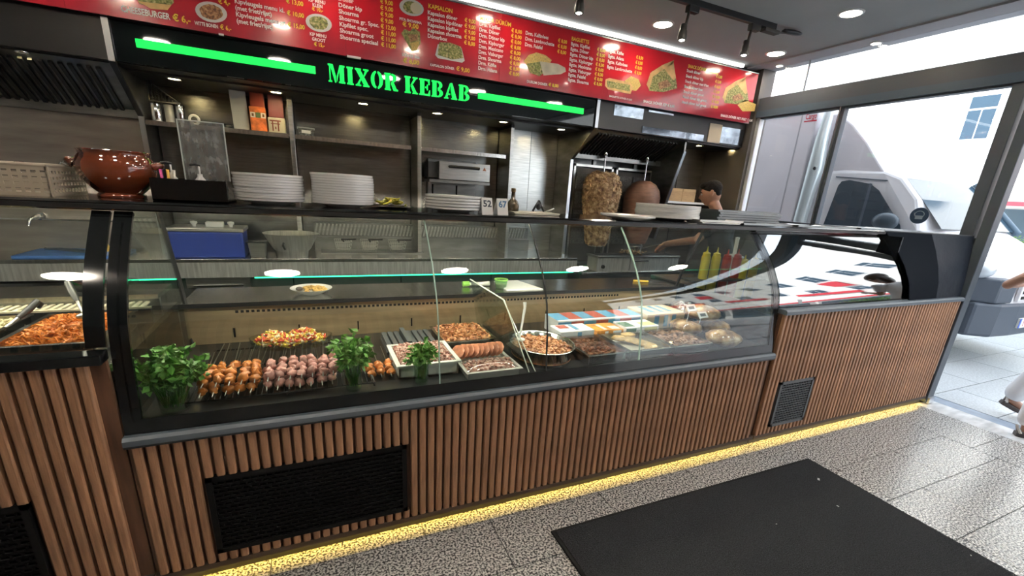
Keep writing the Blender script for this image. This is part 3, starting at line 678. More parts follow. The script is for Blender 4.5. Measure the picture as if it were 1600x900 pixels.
# items on the kitchen shelf: z 1.906
ZS = 1.9055
def canister(px0, px1, pyt, lab, mt=CHROME):
    a, b = aty(px0, 170, 4.62), aty(px1, 170, 4.62); r = (b.x - a.x) / 2 * .95; zt = aty(px0, pyt, 4.62).z; c = ((a.x + b.x) / 2, 4.62, 0)
    t = thing('spice_tin', lab, 'canister', (c[0], 4.62, ZS), 'tins on the kitchen shelf')
    MB().lathe([(r * .96, ZS), (r, ZS + .004), (r, zt - .02), (r * .97, zt - .016)], c, 22).build('body', mt, t)
    MB().lathe([(r * 1.03, zt - .018), (r * 1.03, zt - .003), (r * .9, zt), (0, zt)], c, 22).build('lid', mt, t)
canister(234, 253, 161, 'shiny steel spice tin at the left end of the kitchen shelf')
canister(256, 271, 163, 'matt grey spice tin between two shiny ones', M('matt tin', (.42, .43, .42), .5, .6))
canister(274, 288, 163, 'shiny steel spice tin right of the matt one')
bk = thing('wire_basket', 'crumpled dark wire mesh basket lying across the spice tins', 'basket', aty(250, 160, 4.62))
zt = aty(235, 160, 4.62).z + .003
p0, p1 = aty(226, 122, 4.62), aty(282, 160, 4.62)
m_ = MB()
for k in range(9):
    x = p0.x + .02 + (p1.x - p0.x - .04) * k / 8; m_.tube([(x, 4.56, zt + .004), (x - .01, 4.62, zt + .01 + .15 * (1 - k / 8)), (x, 4.70, zt + .02 + .12 * (1 - k / 8))], .0035, 5)
for k in range(8):
    y = 4.56 + .02 * k; m_.tube([(p0.x + .02, y, zt + .006 + .016 * k), (p1.x - .02, y, zt + .006 + .003 * k)], .0035, 5)
m_.build('mesh', BLKM, bk)
MB().tube([(p0.x + .02, 4.56, zt + .004), (p1.x - .02, 4.56, zt + .004), (p1.x - .02, 4.7, zt + .02), (p0.x + .02, 4.7, zt + .14)], .006, 6, True).build('rim', STEELD, bk)
a = aty(303, 183, 4.58); r = .04
m_ = MB()
for k in range(25): pass
m_.tube([(a.x + r * .8 * math.cos(2 * PI * k / 20), 4.58, ZS + .042 + r * .8 * math.sin(2 * PI * k / 20)) for k in range(20)], .0095, 8, True)
tag(m_.build('tape_roll', PLASTW), 'white tape roll standing on the kitchen shelf', 'tape')
m_ = MB()
for k in range(7):
    x = a.x + .05 + k * .045; m_.blob((x, 4.62 + .02 * (k % 2), ZS + .022), (.035, .03, .022), 8, 5, .25)
t = tag(m_.build('crumpled_bag', BLKM), 'crumpled black bag behind the tape roll on the shelf', 'bag')
a, b = aty(361, 135, 4.7), aty(390, 201, 4.56)
MB_ = MB().ext([(a.x, ZS), (b.x, ZS), (b.x, ZS + .012), (b.x - .01, aty(375, 136, 4.6).z), (a.x - .01, aty(361, 135, 4.6).z)], 'y', 4.585, 4.625)
tag(MB_.build('white_board', M('off white board', (.62, .64, .60), .4), bevel=.003), 'tall off-white plastic board standing on the kitchen shelf', 'board')
a, b = aty(363, 121, 4.81), aty(383, 127, 4.81)
tag(MB().box((a.x, 4.805, b.z), (b.x, 4.819, a.z)).build('wall_switch', M('grey switch', (.35, .36, .36), .4), bevel=.002), 'grey switch plate on the wall above the white board', 'switch')
def pack(px0, px1, pyt, low, mt, mt2, lab, nm):
    a, b = aty(px0, 190, 4.6), aty(px1, 190, 4.6); zt = aty(px0, pyt, 4.6).z; zl = aty((px0 + px1) / 2, low, 4.6).z
    t = thing(nm, lab, 'food box', ((a.x + b.x) / 2, 4.6, ZS), 'printed packs on the shelf')
    MB().ext([(a.x + .008, zl), (b.x - .004, zl), (b.x - .01, zt), (a.x + .014, zt)], 'y', 4.57, 4.66).build('upper_pack', mt, t, .006)
    MB().ext([(a.x, ZS), (b.x, ZS), (b.x, zl), (a.x, zl)], 'y', 4.55, 4.67).build('lower_pack', mt2, t, .006)
    return t, a, b, zl
t, a, b, zl = pack(392, 417, 127, 168, M('red pack', (.28, .05, .03), .45), M('orange pack', (.62, .16, .04), .45, noise=(20, .5, (1, 1, 1))), 'red and orange food packs with square emblems on the shelf', 'red_pack')
w_ = (b.x - a.x) / 3.4
for k, mt in enumerate((PLASTW, M('green print', (.12, .2, .08), .5), PLASTW)):
    MB().box((a.x + .006 + k * w_ * 1.1, 4.548, zl - .085), (a.x + .006 + k * w_ * 1.1 + w_, 4.55, zl - .045)).build('emblem_square', mt, t)
    if k != 1: MB().box((a.x + .016 + k * w_ * 1.1, 4.547, zl - .076), (a.x + .006 + k * w_ * 1.1 + w_ - .01, 4.548, zl - .054)).build('emblem_mark', M('emblem brown', (.16, .07, .03), .5), t)
t, a, b, zl = pack(419, 446, 141, 185, M('maroon pack', (.13, .02, .03), .45), M('pale pack', (.46, .44, .36), .5), 'maroon pack on a pale box with a dark red gate emblem', 'maroon_pack')
c_ = (a.x + b.x) / 2 - .01; MK = M('gate emblem', (.16, .03, .02), .5)
em = MB().box((c_ - .042, 4.547, zl - .03), (c_ + .042, 4.55, zl - .02)).box((c_ - .034, 4.547, zl - .052), (c_ + .034, 4.55, zl - .045))
em.box((c_ - .026, 4.547, zl - .105), (c_ - .016, 4.55, zl - .03)).box((c_ + .016, 4.547, zl - .105), (c_ + .026, 4.55, zl - .03)).box((c_ - .005, 4.547, zl - .09), (c_ + .005, 4.55, zl - .07))
em.build('gate_emblem', MK, t)
a, b = aty(465, 200, 4.58), aty(491, 205, 4.58)
t = thing('clear_tub', 'small clear lidded tub on the middle kitchen shelf', 'tub', ((a.x + b.x) / 2, 4.58, ZS))
MB().ext([(a.x + .012, ZS), (b.x - .012, ZS), (b.x, ZS + .06), (a.x, ZS + .06)], 'y', 4.53, 4.63).build('body', glass('cloudy tub', (.75, .78, .76), haze=.5), t)
MB().box((a.x - .004, 4.526, ZS + .06), (b.x + .004, 4.634, ZS + .067)).build('lid', M('grey lid', (.42, .43, .42), .35), t)
MB().box((a.x + .03, 4.527, ZS + .02), (b.x - .03, 4.5295, ZS + .045)).build('paper_label', PLASTW, t)

# things on the back worktop, seen through the glass: z .9
ZW = .9005
a, b = aty(266, 405, 4.2), aty(386, 405, 4.2)
t = thing('sauce_warmer', 'blue tub with a steel lid and white knobs on the worktop', 'container', ((a.x + b.x) / 2, 4.35, ZW))
zt = aty(300, 362, 4.2).z
MB().box((a.x + .01, 4.2, ZW), (b.x - .01, 4.5, zt)).build('body', M('blue plastic', (.02, .05, .30), .35), t, .012)
MB().box((a.x, 4.19, zt), (b.x, 4.51, zt + .03)).build('lid', STEEL, t, .005)
for px in (302, 360): x = aty(px, 350, 4.3).x; MB().lathe([(.012, zt + .03), (.012, zt + .045), (.024, zt + .055), (.024, zt + .07), (0, zt + .075)], (x, 4.32, 0), 14).build('knob', PLASTW, t)
x = aty(335, 350, 4.3).x; MB().box((x - .06, 4.28, zt + .03), (x + .06, 4.36, zt + .07)).build('dispenser_block', PLASTW, t, .006)
a, b = aty(389, 390, 4.3), aty(418, 390, 4.3)
t = thing('steel_tub', 'small square steel insert tub beside the blue container', 'tub', ((a.x + b.x) / 2, 4.3, ZW))
MB().ext([(a.x + .014, ZW), (b.x - .014, ZW), (b.x, ZW + .12), (a.x, ZW + .12)], 'y', 4.24, 4.36).build('body', STEEL, t, .006)
MB().box((a.x - .008, 4.23, ZW + .12), (b.x + .008, 4.37, ZW + .128)).build('rim', CHROME, t)
c = aty(458, 400, 4.26)
t = thing('conical_strainer', 'large shiny flared steel strainer pot on the worktop', 'strainer', (c.x, 4.26, ZW))
MB().lathe([(.115, ZW), (.12, ZW + .005), (.125, ZW + .055), (.135, ZW + .062), (.15, ZW + .08), (.212, ZW + .20), (.218, ZW + .203), (.205, ZW + .2), (.14, ZW + .085), (.0, ZW + .07)], (c.x, 4.26, 0), 36).build('bowl', MATS['satin steel apron'], t)
MB().tube([(c.x - .05, 4.26 - .15, ZW + .15), (c.x - .06, 4.26 - .20, ZW + .12), (c.x - .05, 4.26 - .15, ZW + .085)], .008).build('handle', STEELD, t)
# fryer block with baskets and louvre strip
t = thing('deep_fryer', 'steel deep fryer block with a louvred vent strip along the wall', 'fryer', (1.1, 4.65, ZW))
a, b = aty(492, 380, 4.72), aty(815, 380, 4.72)
MB().box((a.x, 4.70, ZW), (2.3, 4.80, 1.03)).build('back_upstand', STEELD, t)
MB().box((a.x, 4.74, 1.03), (2.3, 4.80, 1.16)).build('vent_box', STEELD, t)
lv = MB()
for k in range(64): x = a.x + .02 + k * (2.26 - a.x) / 64; lv.cbox((x, 4.735, 1.095), (.016, .012, .11), (0, .25, 0))
lv.build('louvre', STEEL, t, kind='stuff')
MB().box((a.x + .05, 4.42, ZW), (a.x + 1.0, 4.69, ZW + .012)).build('fryer_top', STEELD, t)
for k, px in enumerate((537, 578, 622)):
    p = aty(px, 388, 4.5)
    g = thing('fry_basket', 'wire fry basket hanging at the fryer, ' + NTH[k] + ' from the big strainer', 'basket', (p.x, 4.55, ZW + .013), 'fry baskets')
    m_ = MB()
    for i in range(9):
        f_ = i / 8 - .5
        m_.tube([(p.x + .11 * f_, 4.47, ZW + .014), (p.x + .15 * f_, 4.45, ZW + .115)], .0025, 4); m_.tube([(p.x + .11 * f_, 4.62, ZW + .014), (p.x + .15 * f_, 4.64, ZW + .115)], .0025, 4)
    for zz in (.014, .045, .08, .115):
        s = 1 + zz * 2.4; m_.tube([(p.x - .058 * s, 4.545 - .072 * s, ZW + zz), (p.x + .058 * s, 4.545 - .072 * s, ZW + zz), (p.x + .058 * s, 4.545 + .072 * s, ZW + zz), (p.x - .058 * s, 4.545 + .072 * s, ZW + zz)], .0028, 4, True)
    m_.build('wire_cage', STEEL, g)
    MB().tube([(p.x, 4.45, ZW + .115), (p.x - .02, 4.40, ZW + .14), (p.x + .1, 4.33, ZW + .15)], .007).build('handle', BLKM, g)
# left worktop: blue cutting board, tongs, orange sponge
a, b = aty(20, 405, 4.2), aty(172, 403, 4.2)
t = tag(MB().box((a.x, 4.18, ZW), (b.x + .06, 4.56, ZW + .022)).build('cutting_board', M('blue cutting board', (.07, .19, .52), .45, noise=(12, .25, (1, 1, 1))), bevel=.005), 'blue cutting board on the steel worktop behind the left glass', 'cutting board')
def tongs(a, b, lab, w_=.02, lift=.0):
    a, b = Vector(a), Vector(b); d = (b - a).normalized(); n = Vector((-d.y, d.x, 0)).normalized() * w_
    t = thing('tongs', lab, 'tongs', a)
    for s in (-1, 1):
        MB().tube([a, a + (b - a) * .3 + n * s + Vector((0, 0, .004 + lift)), b + n * s * 1.3], [.006, .007, .008], 6).build('arm', STEEL, t)
    MB().blob(a, (.01, .01, .01), 8, 5).build('hinge', CHROME, t)
    return t
p, q = aty(66, 390, 4.40), aty(140, 396, 4.3)
tongs((p.x, 4.45, ZW + .035), (q.x, 4.3, ZW + .035), 'steel tongs lying on the blue cutting board')
p = aty(161, 394, 4.35); tag(MB().lathe([(.0, ZW + .023), (.03, ZW + .024), (.034, ZW + .05), (.02, ZW + .085), (0, ZW + .087)], (p.x, 4.4, 0), 16).build('oil_cup', M('amber plastic', (.6, .42, .1), .3)), 'small amber plastic cup at the end of the blue board', 'cup')
p = aty(62, 338, 4.53)
t = thing('wall_tap', 'small chrome wall tap above the blue cutting board', 'tap', (p.x, 4.57, p.z))
MB().lathe([(.028, 0), (.026, -.03), (0, -.03)], (p.x, 4.58, p.z), 14, 'y').build('flange', CHROME, t)
MB().tube([(p.x, 4.56, p.z), (p.x, 4.48, p.z + .01), (p.x - .02, 4.43, p.z - .02), (p.x - .03, 4.42, p.z - .06)], .011, 8).build('spout', CHROME, t)
MB().box((-4, 4.50, 1.14), (-1.16, 4.575, 1.15)).build('pipe_rail', CHROME, bc)

# ------------------------------------------------------------------ people
def remesh(mb, voxel, smooth=5):
    me = mb.data('tmp'); ob = bpy.data.objects.new('tmp', me); COL.objects.link(ob)
    r = ob.modifiers.new('r', 'REMESH'); r.mode = 'VOXEL'; r.voxel_size = voxel; r.use_smooth_shade = True
    s = ob.modifiers.new('s', 'SMOOTH'); s.iterations = smooth; s.factor = .5
    dg = bpy.context.evaluated_depsgraph_get(); out = bpy.data.meshes.new_from_object(ob.evaluated_get(dg))
    bpy.data.objects.remove(ob); out.materials.clear(); return out
def put_mesh(name, me, mat, parent):
    o = bpy.data.objects.new(name, me); COL.objects.link(o); me.materials.append(mat); me.name = name
    off = parent_loc(parent); me.transform(Matrix.Translation(-off)); o.parent = parent; return o
def limb(mb, pts, rad, seg=14):
    mb.tube(pts, rad, seg)
    for p, r in zip(pts, rad): mb.blob(p, (r * .985,) * 3, 12, 8)
def loft(mb, secs, r_, f_, seg=20):
    """secs: (centre, half width along r_, half depth along f_)"""
    vs = []; fs = []
    for c, a, b in secs:
        for k in range(seg):
            t = 2 * PI * k / seg; cs, sn = math.cos(t), math.sin(t)
            cs = math.copysign(abs(cs) ** .8, cs); sn = math.copysign(abs(sn) ** .8, sn)
            vs.append(Vector(c) + r_ * (a * cs) + f_ * (b * sn))
    n = len(secs)
    for i in range(n - 1):
        for k in range(seg): fs.append((i * seg + k, i * seg + (k + 1) % seg, (i + 1) * seg + (k + 1) % seg, (i + 1) * seg + k))
    fs.append(tuple(range(seg))[::-1]); fs.append(tuple(range((n - 1) * seg, n * seg))); mb.add(vs, fs, True)
def head_geo(mb, c, f_, r_, u_):
    seg, rings = 40, 28; vs = []; fs = []
    for i in range(rings + 1):
        a = PI * i / rings
        for k in range(seg):
            t = 2 * PI * k / seg
            s, w_, v = math.sin(a) * math.sin(t), math.sin(a) * math.cos(t), math.cos(a)
            S, W, V = .076 * s, .097 * w_, .118 * v
            if v < 0: S *= 1 - .32 * (-v) ** 1.3; W = W * (1 - .10 * (-v)) + .012 * (-v); W -= .02 * (-v) * (1 if w_ < 0 else 0)
            if w_ > 0:
                W += .026 * math.exp(-((S / .011) ** 2) - ((V + .018) / .017) ** 2) + .014 * math.exp(-((S / .008) ** 2) - ((V - .005) / .016) ** 2)   # nose
                W -= .008 * math.exp(-(((abs(S) - .03) / .014) ** 2) - ((V - .012) / .012) ** 2)                     # eye sockets
                W += .006 * math.exp(-(((abs(S) - .028) / .02) ** 2) - ((V - .032) / .010) ** 2)                     # brow
                W += .007 * math.exp(-((S / .02) ** 2) - ((V + .052) / .007) ** 2) + .006 * math.exp(-((S / .018) ** 2) - ((V + .066) / .007) ** 2)  # lips
                W += .008 * math.exp(-((S / .022) ** 2) - ((V + .098) / .014) ** 2)                                  # chin
            vs.append(Vector(c) + r_ * S + f_ * W + u_ * V)
    for i in range(rings):
        for k in range(seg): fs.append((i * seg + k, (i + 1) * seg + k, (i + 1) * seg + (k + 1) % seg, i * seg + (k + 1) % seg))
    mb.add(vs, fs, True)
    for sd in (-1, 1):                       # ears
        e = Vector(c) + r_ * (.077 * sd) - f_ * .008 + u_ * .002
        mb.tube([e + u_ * .030 - f_ * .004, e + u_ * .022 - f_ * .018 + r_ * .008 * sd, e - f_ * .018 + r_ * .01 * sd, e - u_ * .028 + f_ * .002], [.007, .009, .008, .007], 8)
        mb.blob(e, (.012, .014, .028), 8, 6)
def hand_geo(mb, w_, d, n, curl=.5, thumb=1):
    """w_ wrist, d pointing direction, n palm normal (fingers curl towards it); five fingers"""
    d, n = d.normalized(), n.normalized(); s = d.cross(n).normalized()
    limb(mb, [w_, w_ + d * .03, w_ + d * .05], [.024, .027, .026], 10)
    for k in range(4):
        b = w_ + d * .05 + s * ((k - 1.5) * .019); mb.tube([w_ + d * .02 + s * (k - 1.5) * .012, b + d * .035], [.014, .012], 8)
        L_ = (.072, .082, .077, .06)[k]; p = b + d * .035; pts = [p]; ang = 0
        for j in range(3):
            ang += curl * (.6 + .35 * j); v = d * math.cos(ang) + n * math.sin(ang); p = p + v * L_ * (.45, .32, .23)[j]; pts.append(p)
        mb.tube(pts, [.0105, .0098, .0092, .0082], 8); mb.blob(pts[-1], (.0082,) * 3, 8, 6)
        for q in pts[:-1]: mb.blob(q, (.0102,) * 3, 8, 6)
    t0 = w_ + d * .025 + s * (-.026 * thumb)
    pts = [t0, t0 + d * .03 - s * .02 * thumb + n * .012, t0 + d * .058 - s * .022 * thumb + n * .026, t0 + d * .078 - s * .016 * thumb + n * .036]
    mb.tube(pts, [.014, .0125, .011, .009], 8); mb.blob(pts[-1], (.009,) * 3, 8, 6); mb.blob(pts[1], (.0125,) * 3, 8, 6)

SKIN = M('skin', (.40, .215, .14), .5, noise=(25, .12, (1, 1, 1)), sss=.08)
HAIR = M('dark hair', (.010, .008, .007), .75, noise=(60, .4, (1, 1, 1)), bump=(90, .6), spec=.15)
def face_bits(t, c, f_, r_, u_):
    for sd in (-1, 1):
        e = Vector(c) + f_ * .080 + r_ * (.03 * sd) + u_ * .012
        eb = MB().blob(e, (.0125, .0125, .0095), 10, 8).build('eye', M('eye white', (.7, .68, .65), .2), t)
        MB().blob(e + f_ * .009, (.006, .006, .006), 8, 6).build('iris', M('dark iris', (.02, .012, .008), .15), eb)
        MB().tube([Vector(c) + f_ * .093 + r_ * (.014 * sd) + u_ * .031, Vector(c) + f_ * .091 + r_ * (.032 * sd) + u_ * .037, Vector(c) + f_ * .078 + r_ * (.052 * sd) + u_ * .030], [.004, .0045, .003], 6).build('eyebrow', HAIR, t)
    MB().tube([Vector(c) + f_ * .088 + r_ * (-.022) - u_ * .0595, Vector(c) + f_ * .097 - u_ * .059, Vector(c) + f_ * .088 + r_ * .022 - u_ * .0595], [.002, .0032, .002], 6).build('mouth', M('lip', (.26, .10, .08), .45), t)

# the cook, bent over the griddle
f_ = Vector((-.62, .78, 0)).normalized(); r_ = Vector((f_.y, -f_.x, 0)); U = Vector((0, 0, 1))
hc = aty(1111, 303, 3.52)                         # head centre
u2 = (U + f_ * .25).normalized(); f2 = (f_ - U * .30).normalized(); r2 = r_
ft = Vector((hc.x, hc.y, 0)) - f_ * .22
ck = thing('person', 'dark-haired cook in a black T-shirt bending over the griddle with tongs', 'person', ft)
pel = ft + U * .95; che = ft + f_ * .06 + U * 1.28; shd = ft + f_ * .10 + U * 1.42; nk = hc - u2 * .105 - f2 * .02
body = MB()
loft(body, [(pel - U * .08, .16, .11), (pel, .17, .115), (pel + U * .12 + f_ * .01, .155, .105), (che - U * .05, .175, .115), (che + U * .06, .185, .115), (shd - U * .01, .15, .085), (shd + U * .035 + f_ * .01, .07, .06)], r_, f_)
limb(body, [shd + U * .0, shd + f_ * .03 + U * .06, nk], [.058, .055, .056])
head_geo(body, hc, f2, r2, u2)
hands = {}
wr1 = aty(1044, 382, 3.93); el1 = aty(1088, 374, 3.72)
for sd in (-1, 1):
    hip = pel + r_ * (.09 * sd) - U * .04; kn = ft + r_ * (.10 * sd) + f_ * .03 + U * .49; an = ft + r_ * (.11 * sd) + U * .085
    limb(body, [hip, hip.lerp(kn, .5), kn, kn.lerp(an, .35), an], [.085, .072, .055, .056, .04])
    limb(body, [an, an + f_ * .09 - U * .045, an + f_ * .16 - U * .055], [.04, .035, .026])
    sh = shd + r_ * (.18 * sd) - U * .01
    if sd == -1: el, wr = sh + f_ * .16 - U * .22 - r_ * .02, wr1 - r_ * .10 + U * .02
    else: el, wr = el1, wr1
    limb(body, [sh, sh.lerp(el, .5), el, el.lerp(wr, .4), wr], [.058, .048, .041, .040, .027])
    d = (wr - el).normalized(); hand_geo(body, wr, (d - U * .1).normalized(), (-U * .8 + r_ * -.3 * sd).normalized(), .55, sd); hands[sd] = wr + d * .10
put_mesh('body', remesh(body, .0062), SKIN, ck)
sh_ = MB()
loft(sh_, [(pel - U * .12, .178, .128), (pel, .182, .128), (pel + U * .12 + f_ * .01, .168, .118), (che - U * .05, .188, .127), (che + U * .06, .198, .127), (shd - U * .0, .165, .098), (shd + U * .042 + f_ * .015, .075, .066)], r_, f_)
for sd in (-1, 1):
    sh = shd + r_ * (.18 * sd) - U * .01; el = (sh + f_ * .16 - U * .22) if sd == -1 else el1
    limb(sh_, [sh, sh.lerp(el, .62)], [.070, .064])
put_mesh('t_shirt', remesh(sh_, .009), M('black cotton', (.018, .019, .022), .85, bump=(14, .25)), ck)
tr_ = MB()
loft(tr_, [(pel - U * .14, .17, .122), (pel - U * .02, .178, .124), (pel + U * .03, .175, .12)], r_, f_)
for sd in (-1, 1):
    hip = pel + r_ * (.09 * sd) - U * .04; kn = ft + r_ * (.10 * sd) + f_ * .03 + U * .49; an = ft + r_ * (.11 * sd) + U * .10
    limb(tr_, [hip, hip.lerp(kn, .5), kn, an], [.095, .084, .07, .062])
    MB().blob(ft + r_ * (.11 * sd) + f_ * .07 + U * .045, (.062, .13, .044), 14, 8, rot=(0, 0, math.atan2(f_.y, f_.x) - PI / 2)).build('shoe', BLKM, ck)
put_mesh('trousers', remesh(tr_, .011), M('dark trousers', (.02, .02, .025), .85), ck)
hr_ = MB()
hr_.blob(hc + u2 * .048 - f2 * .016, (.081, .096, .084), 24, 16, .012, rot=(Matrix((r2, f2, u2)).transposed().to_euler()))
hr_.blob(hc + u2 * .092 + f2 * .045, (.062, .055, .034), 18, 10, .04, rot=(Matrix((r2, f2, u2)).transposed().to_euler()))
hr_.blob(hc + u2 * .005 - f2 * .055, (.068, .045, .060), 18, 10, .02, rot=(Matrix((r2, f2, u2)).transposed().to_euler()))
put_mesh('hair', remesh(hr_, .006, 3), HAIR, ck)
face_bits(ck, hc, f2, r2, u2)
hp = hands[1]
tongs(hp + U * .02, aty(1003, 388, 4.17) + U * .0, 'steel tongs held in the hand of the cook', .016)
# ------------------------------------------------------------------ counter units
YS = 1.715                                       # slat front
GP = [(1.730, .66), (1.738, .75), (1.745, .80), (1.755, .9), (1.766, .965), (1.785, 1.05), (1.814, 1.115), (1.857, 1.19), (1.909, 1.26), (1.97, 1.33), (2.037, 1.402)]
def gprof(z0):
    out = []
    for i in range(len(GP) - 1):
        (y0, a), (y1, b) = GP[i], GP[i + 1]
        if b <= z0: continue
        if a < z0 and not out: t = (z0 - a) / (b - a); out.append((y0 + (y1 - y0) * t, z0))
        elif not out: out.append(GP[i])
        out.append(GP[i + 1])
    # refine
    fine = []
    for i in range(len(out) - 1):
        for k in range(2): t = k / 2; fine.append((out[i][0] * (1 - t) + out[i + 1][0] * t, out[i][1] * (1 - t) + out[i + 1][1] * t))
    return fine + [out[-1]]
_sm = {}
def slat_mesh(z0, z1, w_):
    k = (round(z0, 3), round(z1, 3), w_)
    if k not in _sm:
        h = w_ / 2; c = .005
        me = MB().ext([(-h, .022), (-h, c), (-h + c, 0), (h - c, 0), (h, c), (h, .022)], 'z', z0, z1).data('slat'); me.materials.append(WOOD); _sm[k] = me
    return _sm[k]
def slats(parent, x0, x1, pitch, w_, z0, z1, holes=()):
    n = int((x1 - x0) / pitch)
    for k in range(n):
        x = x0 + pitch * (k + .5); segs = [(z0, z1)]
        for hx0, hx1, hz0, hz1 in holes:
            if hx0 < x < hx1: segs = [(z0, hz0), (hz1, z1)]
        for a, b in [q for q in segs if q[1] - q[0] > .01]: inst('slat', slat_mesh(a, b, w_), (x, YS, 0), parent)
VENT = M('vent black', (.005, .005, .005), .7, spec=.12)
def vent(parent, x0, x1, z0, z1, nx, nz, light=VENT):
    v = MB().box((x0, YS - .004, z0), (x1, YS + .02, z0 + .02)).box((x0, YS - .004, z1 - .02), (x1, YS + .02, z1)).box((x0, YS - .004, z0), (x0 + .02, YS + .02, z1)).box((x1 - .02, YS - .004, z0), (x1, YS + .02, z1)).build('vent_frame', light, parent)
    MB().box((x0 + .01, YS + .012, z0 + .01), (x1 - .01, YS + .02, z1 - .01)).build('vent_back', BLKR, v)
    g = MB(); dx = (x1 - x0 - .04) / nx; dz = (z1 - z0 - .04) / nz
    for i in range(nz + 1): g.box((x0 + .02, YS, z0 + .02 + i * dz - dz * .22), (x1 - .02, YS + .006, z0 + .02 + i * dz + dz * .22))
    for i in range(nz):
        for j in range(nx + 1):
            x = x0 + .02 + (j + (.5 if i % 2 else 0)) * dx
            if x < x1 - .02: g.box((x - dx * .12, YS, z0 + .02 + i * dz), (x + dx * .12, YS + .006, z0 + .02 + (i + 1) * dz))
    g.build('vent_mesh', light, v, kind='stuff')
YEL = M('yellow strip light', (1, .66, .12), .5, emis=30)
LEDG = M('slate ledge', (.085, .105, .125), .45)
def lower(t, x0, x1, ztop, led=True):
    MB().box((x0, YS + .022, .07), (x1, YS + .04, ztop)).build('front_panel', WOODB, t)
    MB().box((x0, YS + .03, .0), (x1, YS + .05, .07)).build('plinth', BLKM, t)
    MB().box((x0, 2.60, .0), (x1, 2.62, ztop - .06)).build('rear_panel', STEELD, t)
    if led: MB().box((x0 + .02, YS + .006, .062), (x1 - .02, YS + .02, .0685)).build('floor_light', YEL, t)
    MB().box((x0, YS, .0685), (x1, YS + .022, .074)).box((x0, YS, .050), (x1, YS + .004, .0685)).build('bottom_rail', M('brown rail', (.05, .03, .02), .6), t)

# left warm counter ------------------------------------------------
lu = thing('serving_counter', 'left counter unit with narrow oak slats and heated food pans behind glass', 'counter', (-1.5, 2.1, 0))
XL0, XL1 = -2.55, -.645
lower(lu, XL0, XL1, .945, False)
slats(lu, XL0, XL1, .0381, .028, .075, .945, [(-1.6, -.925, .0, .48)])
vent(lu, -1.6, -.918, .08, .482, 22, 16)
MB().box((XL0, YS - .012, .945), (XL1, YS + .055, .980)).build('ledge', BLK, lu, .004)
MB().sheet(gprof(.985), 'x', XL0, XL1 - .055, .006).build('front_glass', GLASS, lu)
MB().sheet(gprof(.985), 'x', XL1 - .055, XL1 - .003, .012).build('end_frame', BLK, lu)
MB().box((XL0, YS + .04, .90), (XL1, 2.62, .925)).build('deck', STEELH, lu)
MB().box((XL0, 2.40, .925), (XL1 - .01, 2.42, 1.0)).build('inner_back', STEEL, lu)
MB().box((XL0, 2.39, 1.0), (XL1 - .01, 2.62, 1.02)).build('rear_ledge', STEELH, lu)
g = MB()
for k in range(70): g.box((XL0 + .02 + k * .0265, 2.28, .982), (XL0 + .033 + k * .0265, 2.395, .99))
g.box((XL0, 2.275, .98), (XL1 - .01, 2.285, .992)).build('slotted_grille', M('cream grille', (.62, .55, .40), .4), lu, kind='stuff')
MB().box((XL0, 2.27, .926), (XL1 - .01, 2.29, .985)).build('grille_front', BLKM, lu)

# main refrigerated display ------------------------------------------------
mu = thing('display_counter', 'long refrigerated display counter with curved glass front and oak slats', 'display case', (1.0, 2.1, 0))
X0, X1 = -.64, 2.625
lower(mu, X0, X1, .645)
slats(mu, X0 + .010, X1 - .008, .0383, .028, .075, .64, [(-.45, .327, .117, .465)])
vent(mu, -.432, .312, .117, .465, 26, 16)
MB().ext([(YS - .014, .645), (YS + .05, .645), (YS + .05, .675), (YS - .004, .675), (YS - .014, .665)], 'x', X0, X1).build('ledge', LEDG, mu)
pr = gprof(.675)
JX = (X0 + .055, .465, .995, 1.56, X1 - .045)
for k in range(4):
    MB().sheet(pr, 'x', JX[k] + .003, JX[k + 1] - .003, .008).build('glass_pane', GLASS, mu)
    if k: MB().sheet(pr, 'x', JX[k] - .0022, JX[k] + .0022, .009).build('glass_joint', GLASSE if k != 2 else BLKM, mu)
MB().sheet([pr[0], ((pr[0][0] + 1.7365) / 2, .70), (1.7365, .728)], 'x', X0 + .05, X1 - .04, -.003).build('glass_border', BLK, mu)
MB().box((X0, YS - .012, .636), (X1, YS + .02, .6448)).build('ledge_black_strip', BLKM, mu)  # thin black strip below the ledge
MB().sheet(pr, 'x', X0 + .002, X0 + .055, .014).build('end_frame', BLK, mu)
MB().sheet(pr, 'x', X1 - .045, X1 - .002, .014).build('end_frame', BLK, mu)
MB().box((X0 + .01, YS + .05, .66), (X1 - .01, 2.62, .70)).build('deck', M('dark deck', (.035, .036, .035), .3, .6), mu)
MB().box((X0 + .02, 2.60, .70), (X1 - .02, 2.62, .905)).build('inner_back', M('warm back panel', (.46, .345, .21), .34, .6, noise=(3, .2, (1, 1, 8))), mu)
MB().box((X0 + .01, 2.59, .905), (X1 - .01, 2.98, .918)).build('rear_ledge', STEELH, mu)
MB().box((X0 + .01, 2.585, .898), (X1 - .01, 2.592, .92)).build('rear_ledge_edge', BLKM, mu)
MB().box((X0 + .01, 2.94, .0), (X1 - .01, 2.96, .905)).build('service_front', STEELD, mu)
g = MB()
for k in range(100): g.box((X0 + .24 + k * .0245, 2.5975, .862), (X0 + .254 + k * .0245, 2.60, .875))
g.build('air_slot', BLKR, mu, kind='stuff')
for k in range(9): MB().box((-.42 + k * .31, 2.597, .73), (-.412 + k * .31, 2.60, .78)).build('bracket_slot', BLKR, mu)
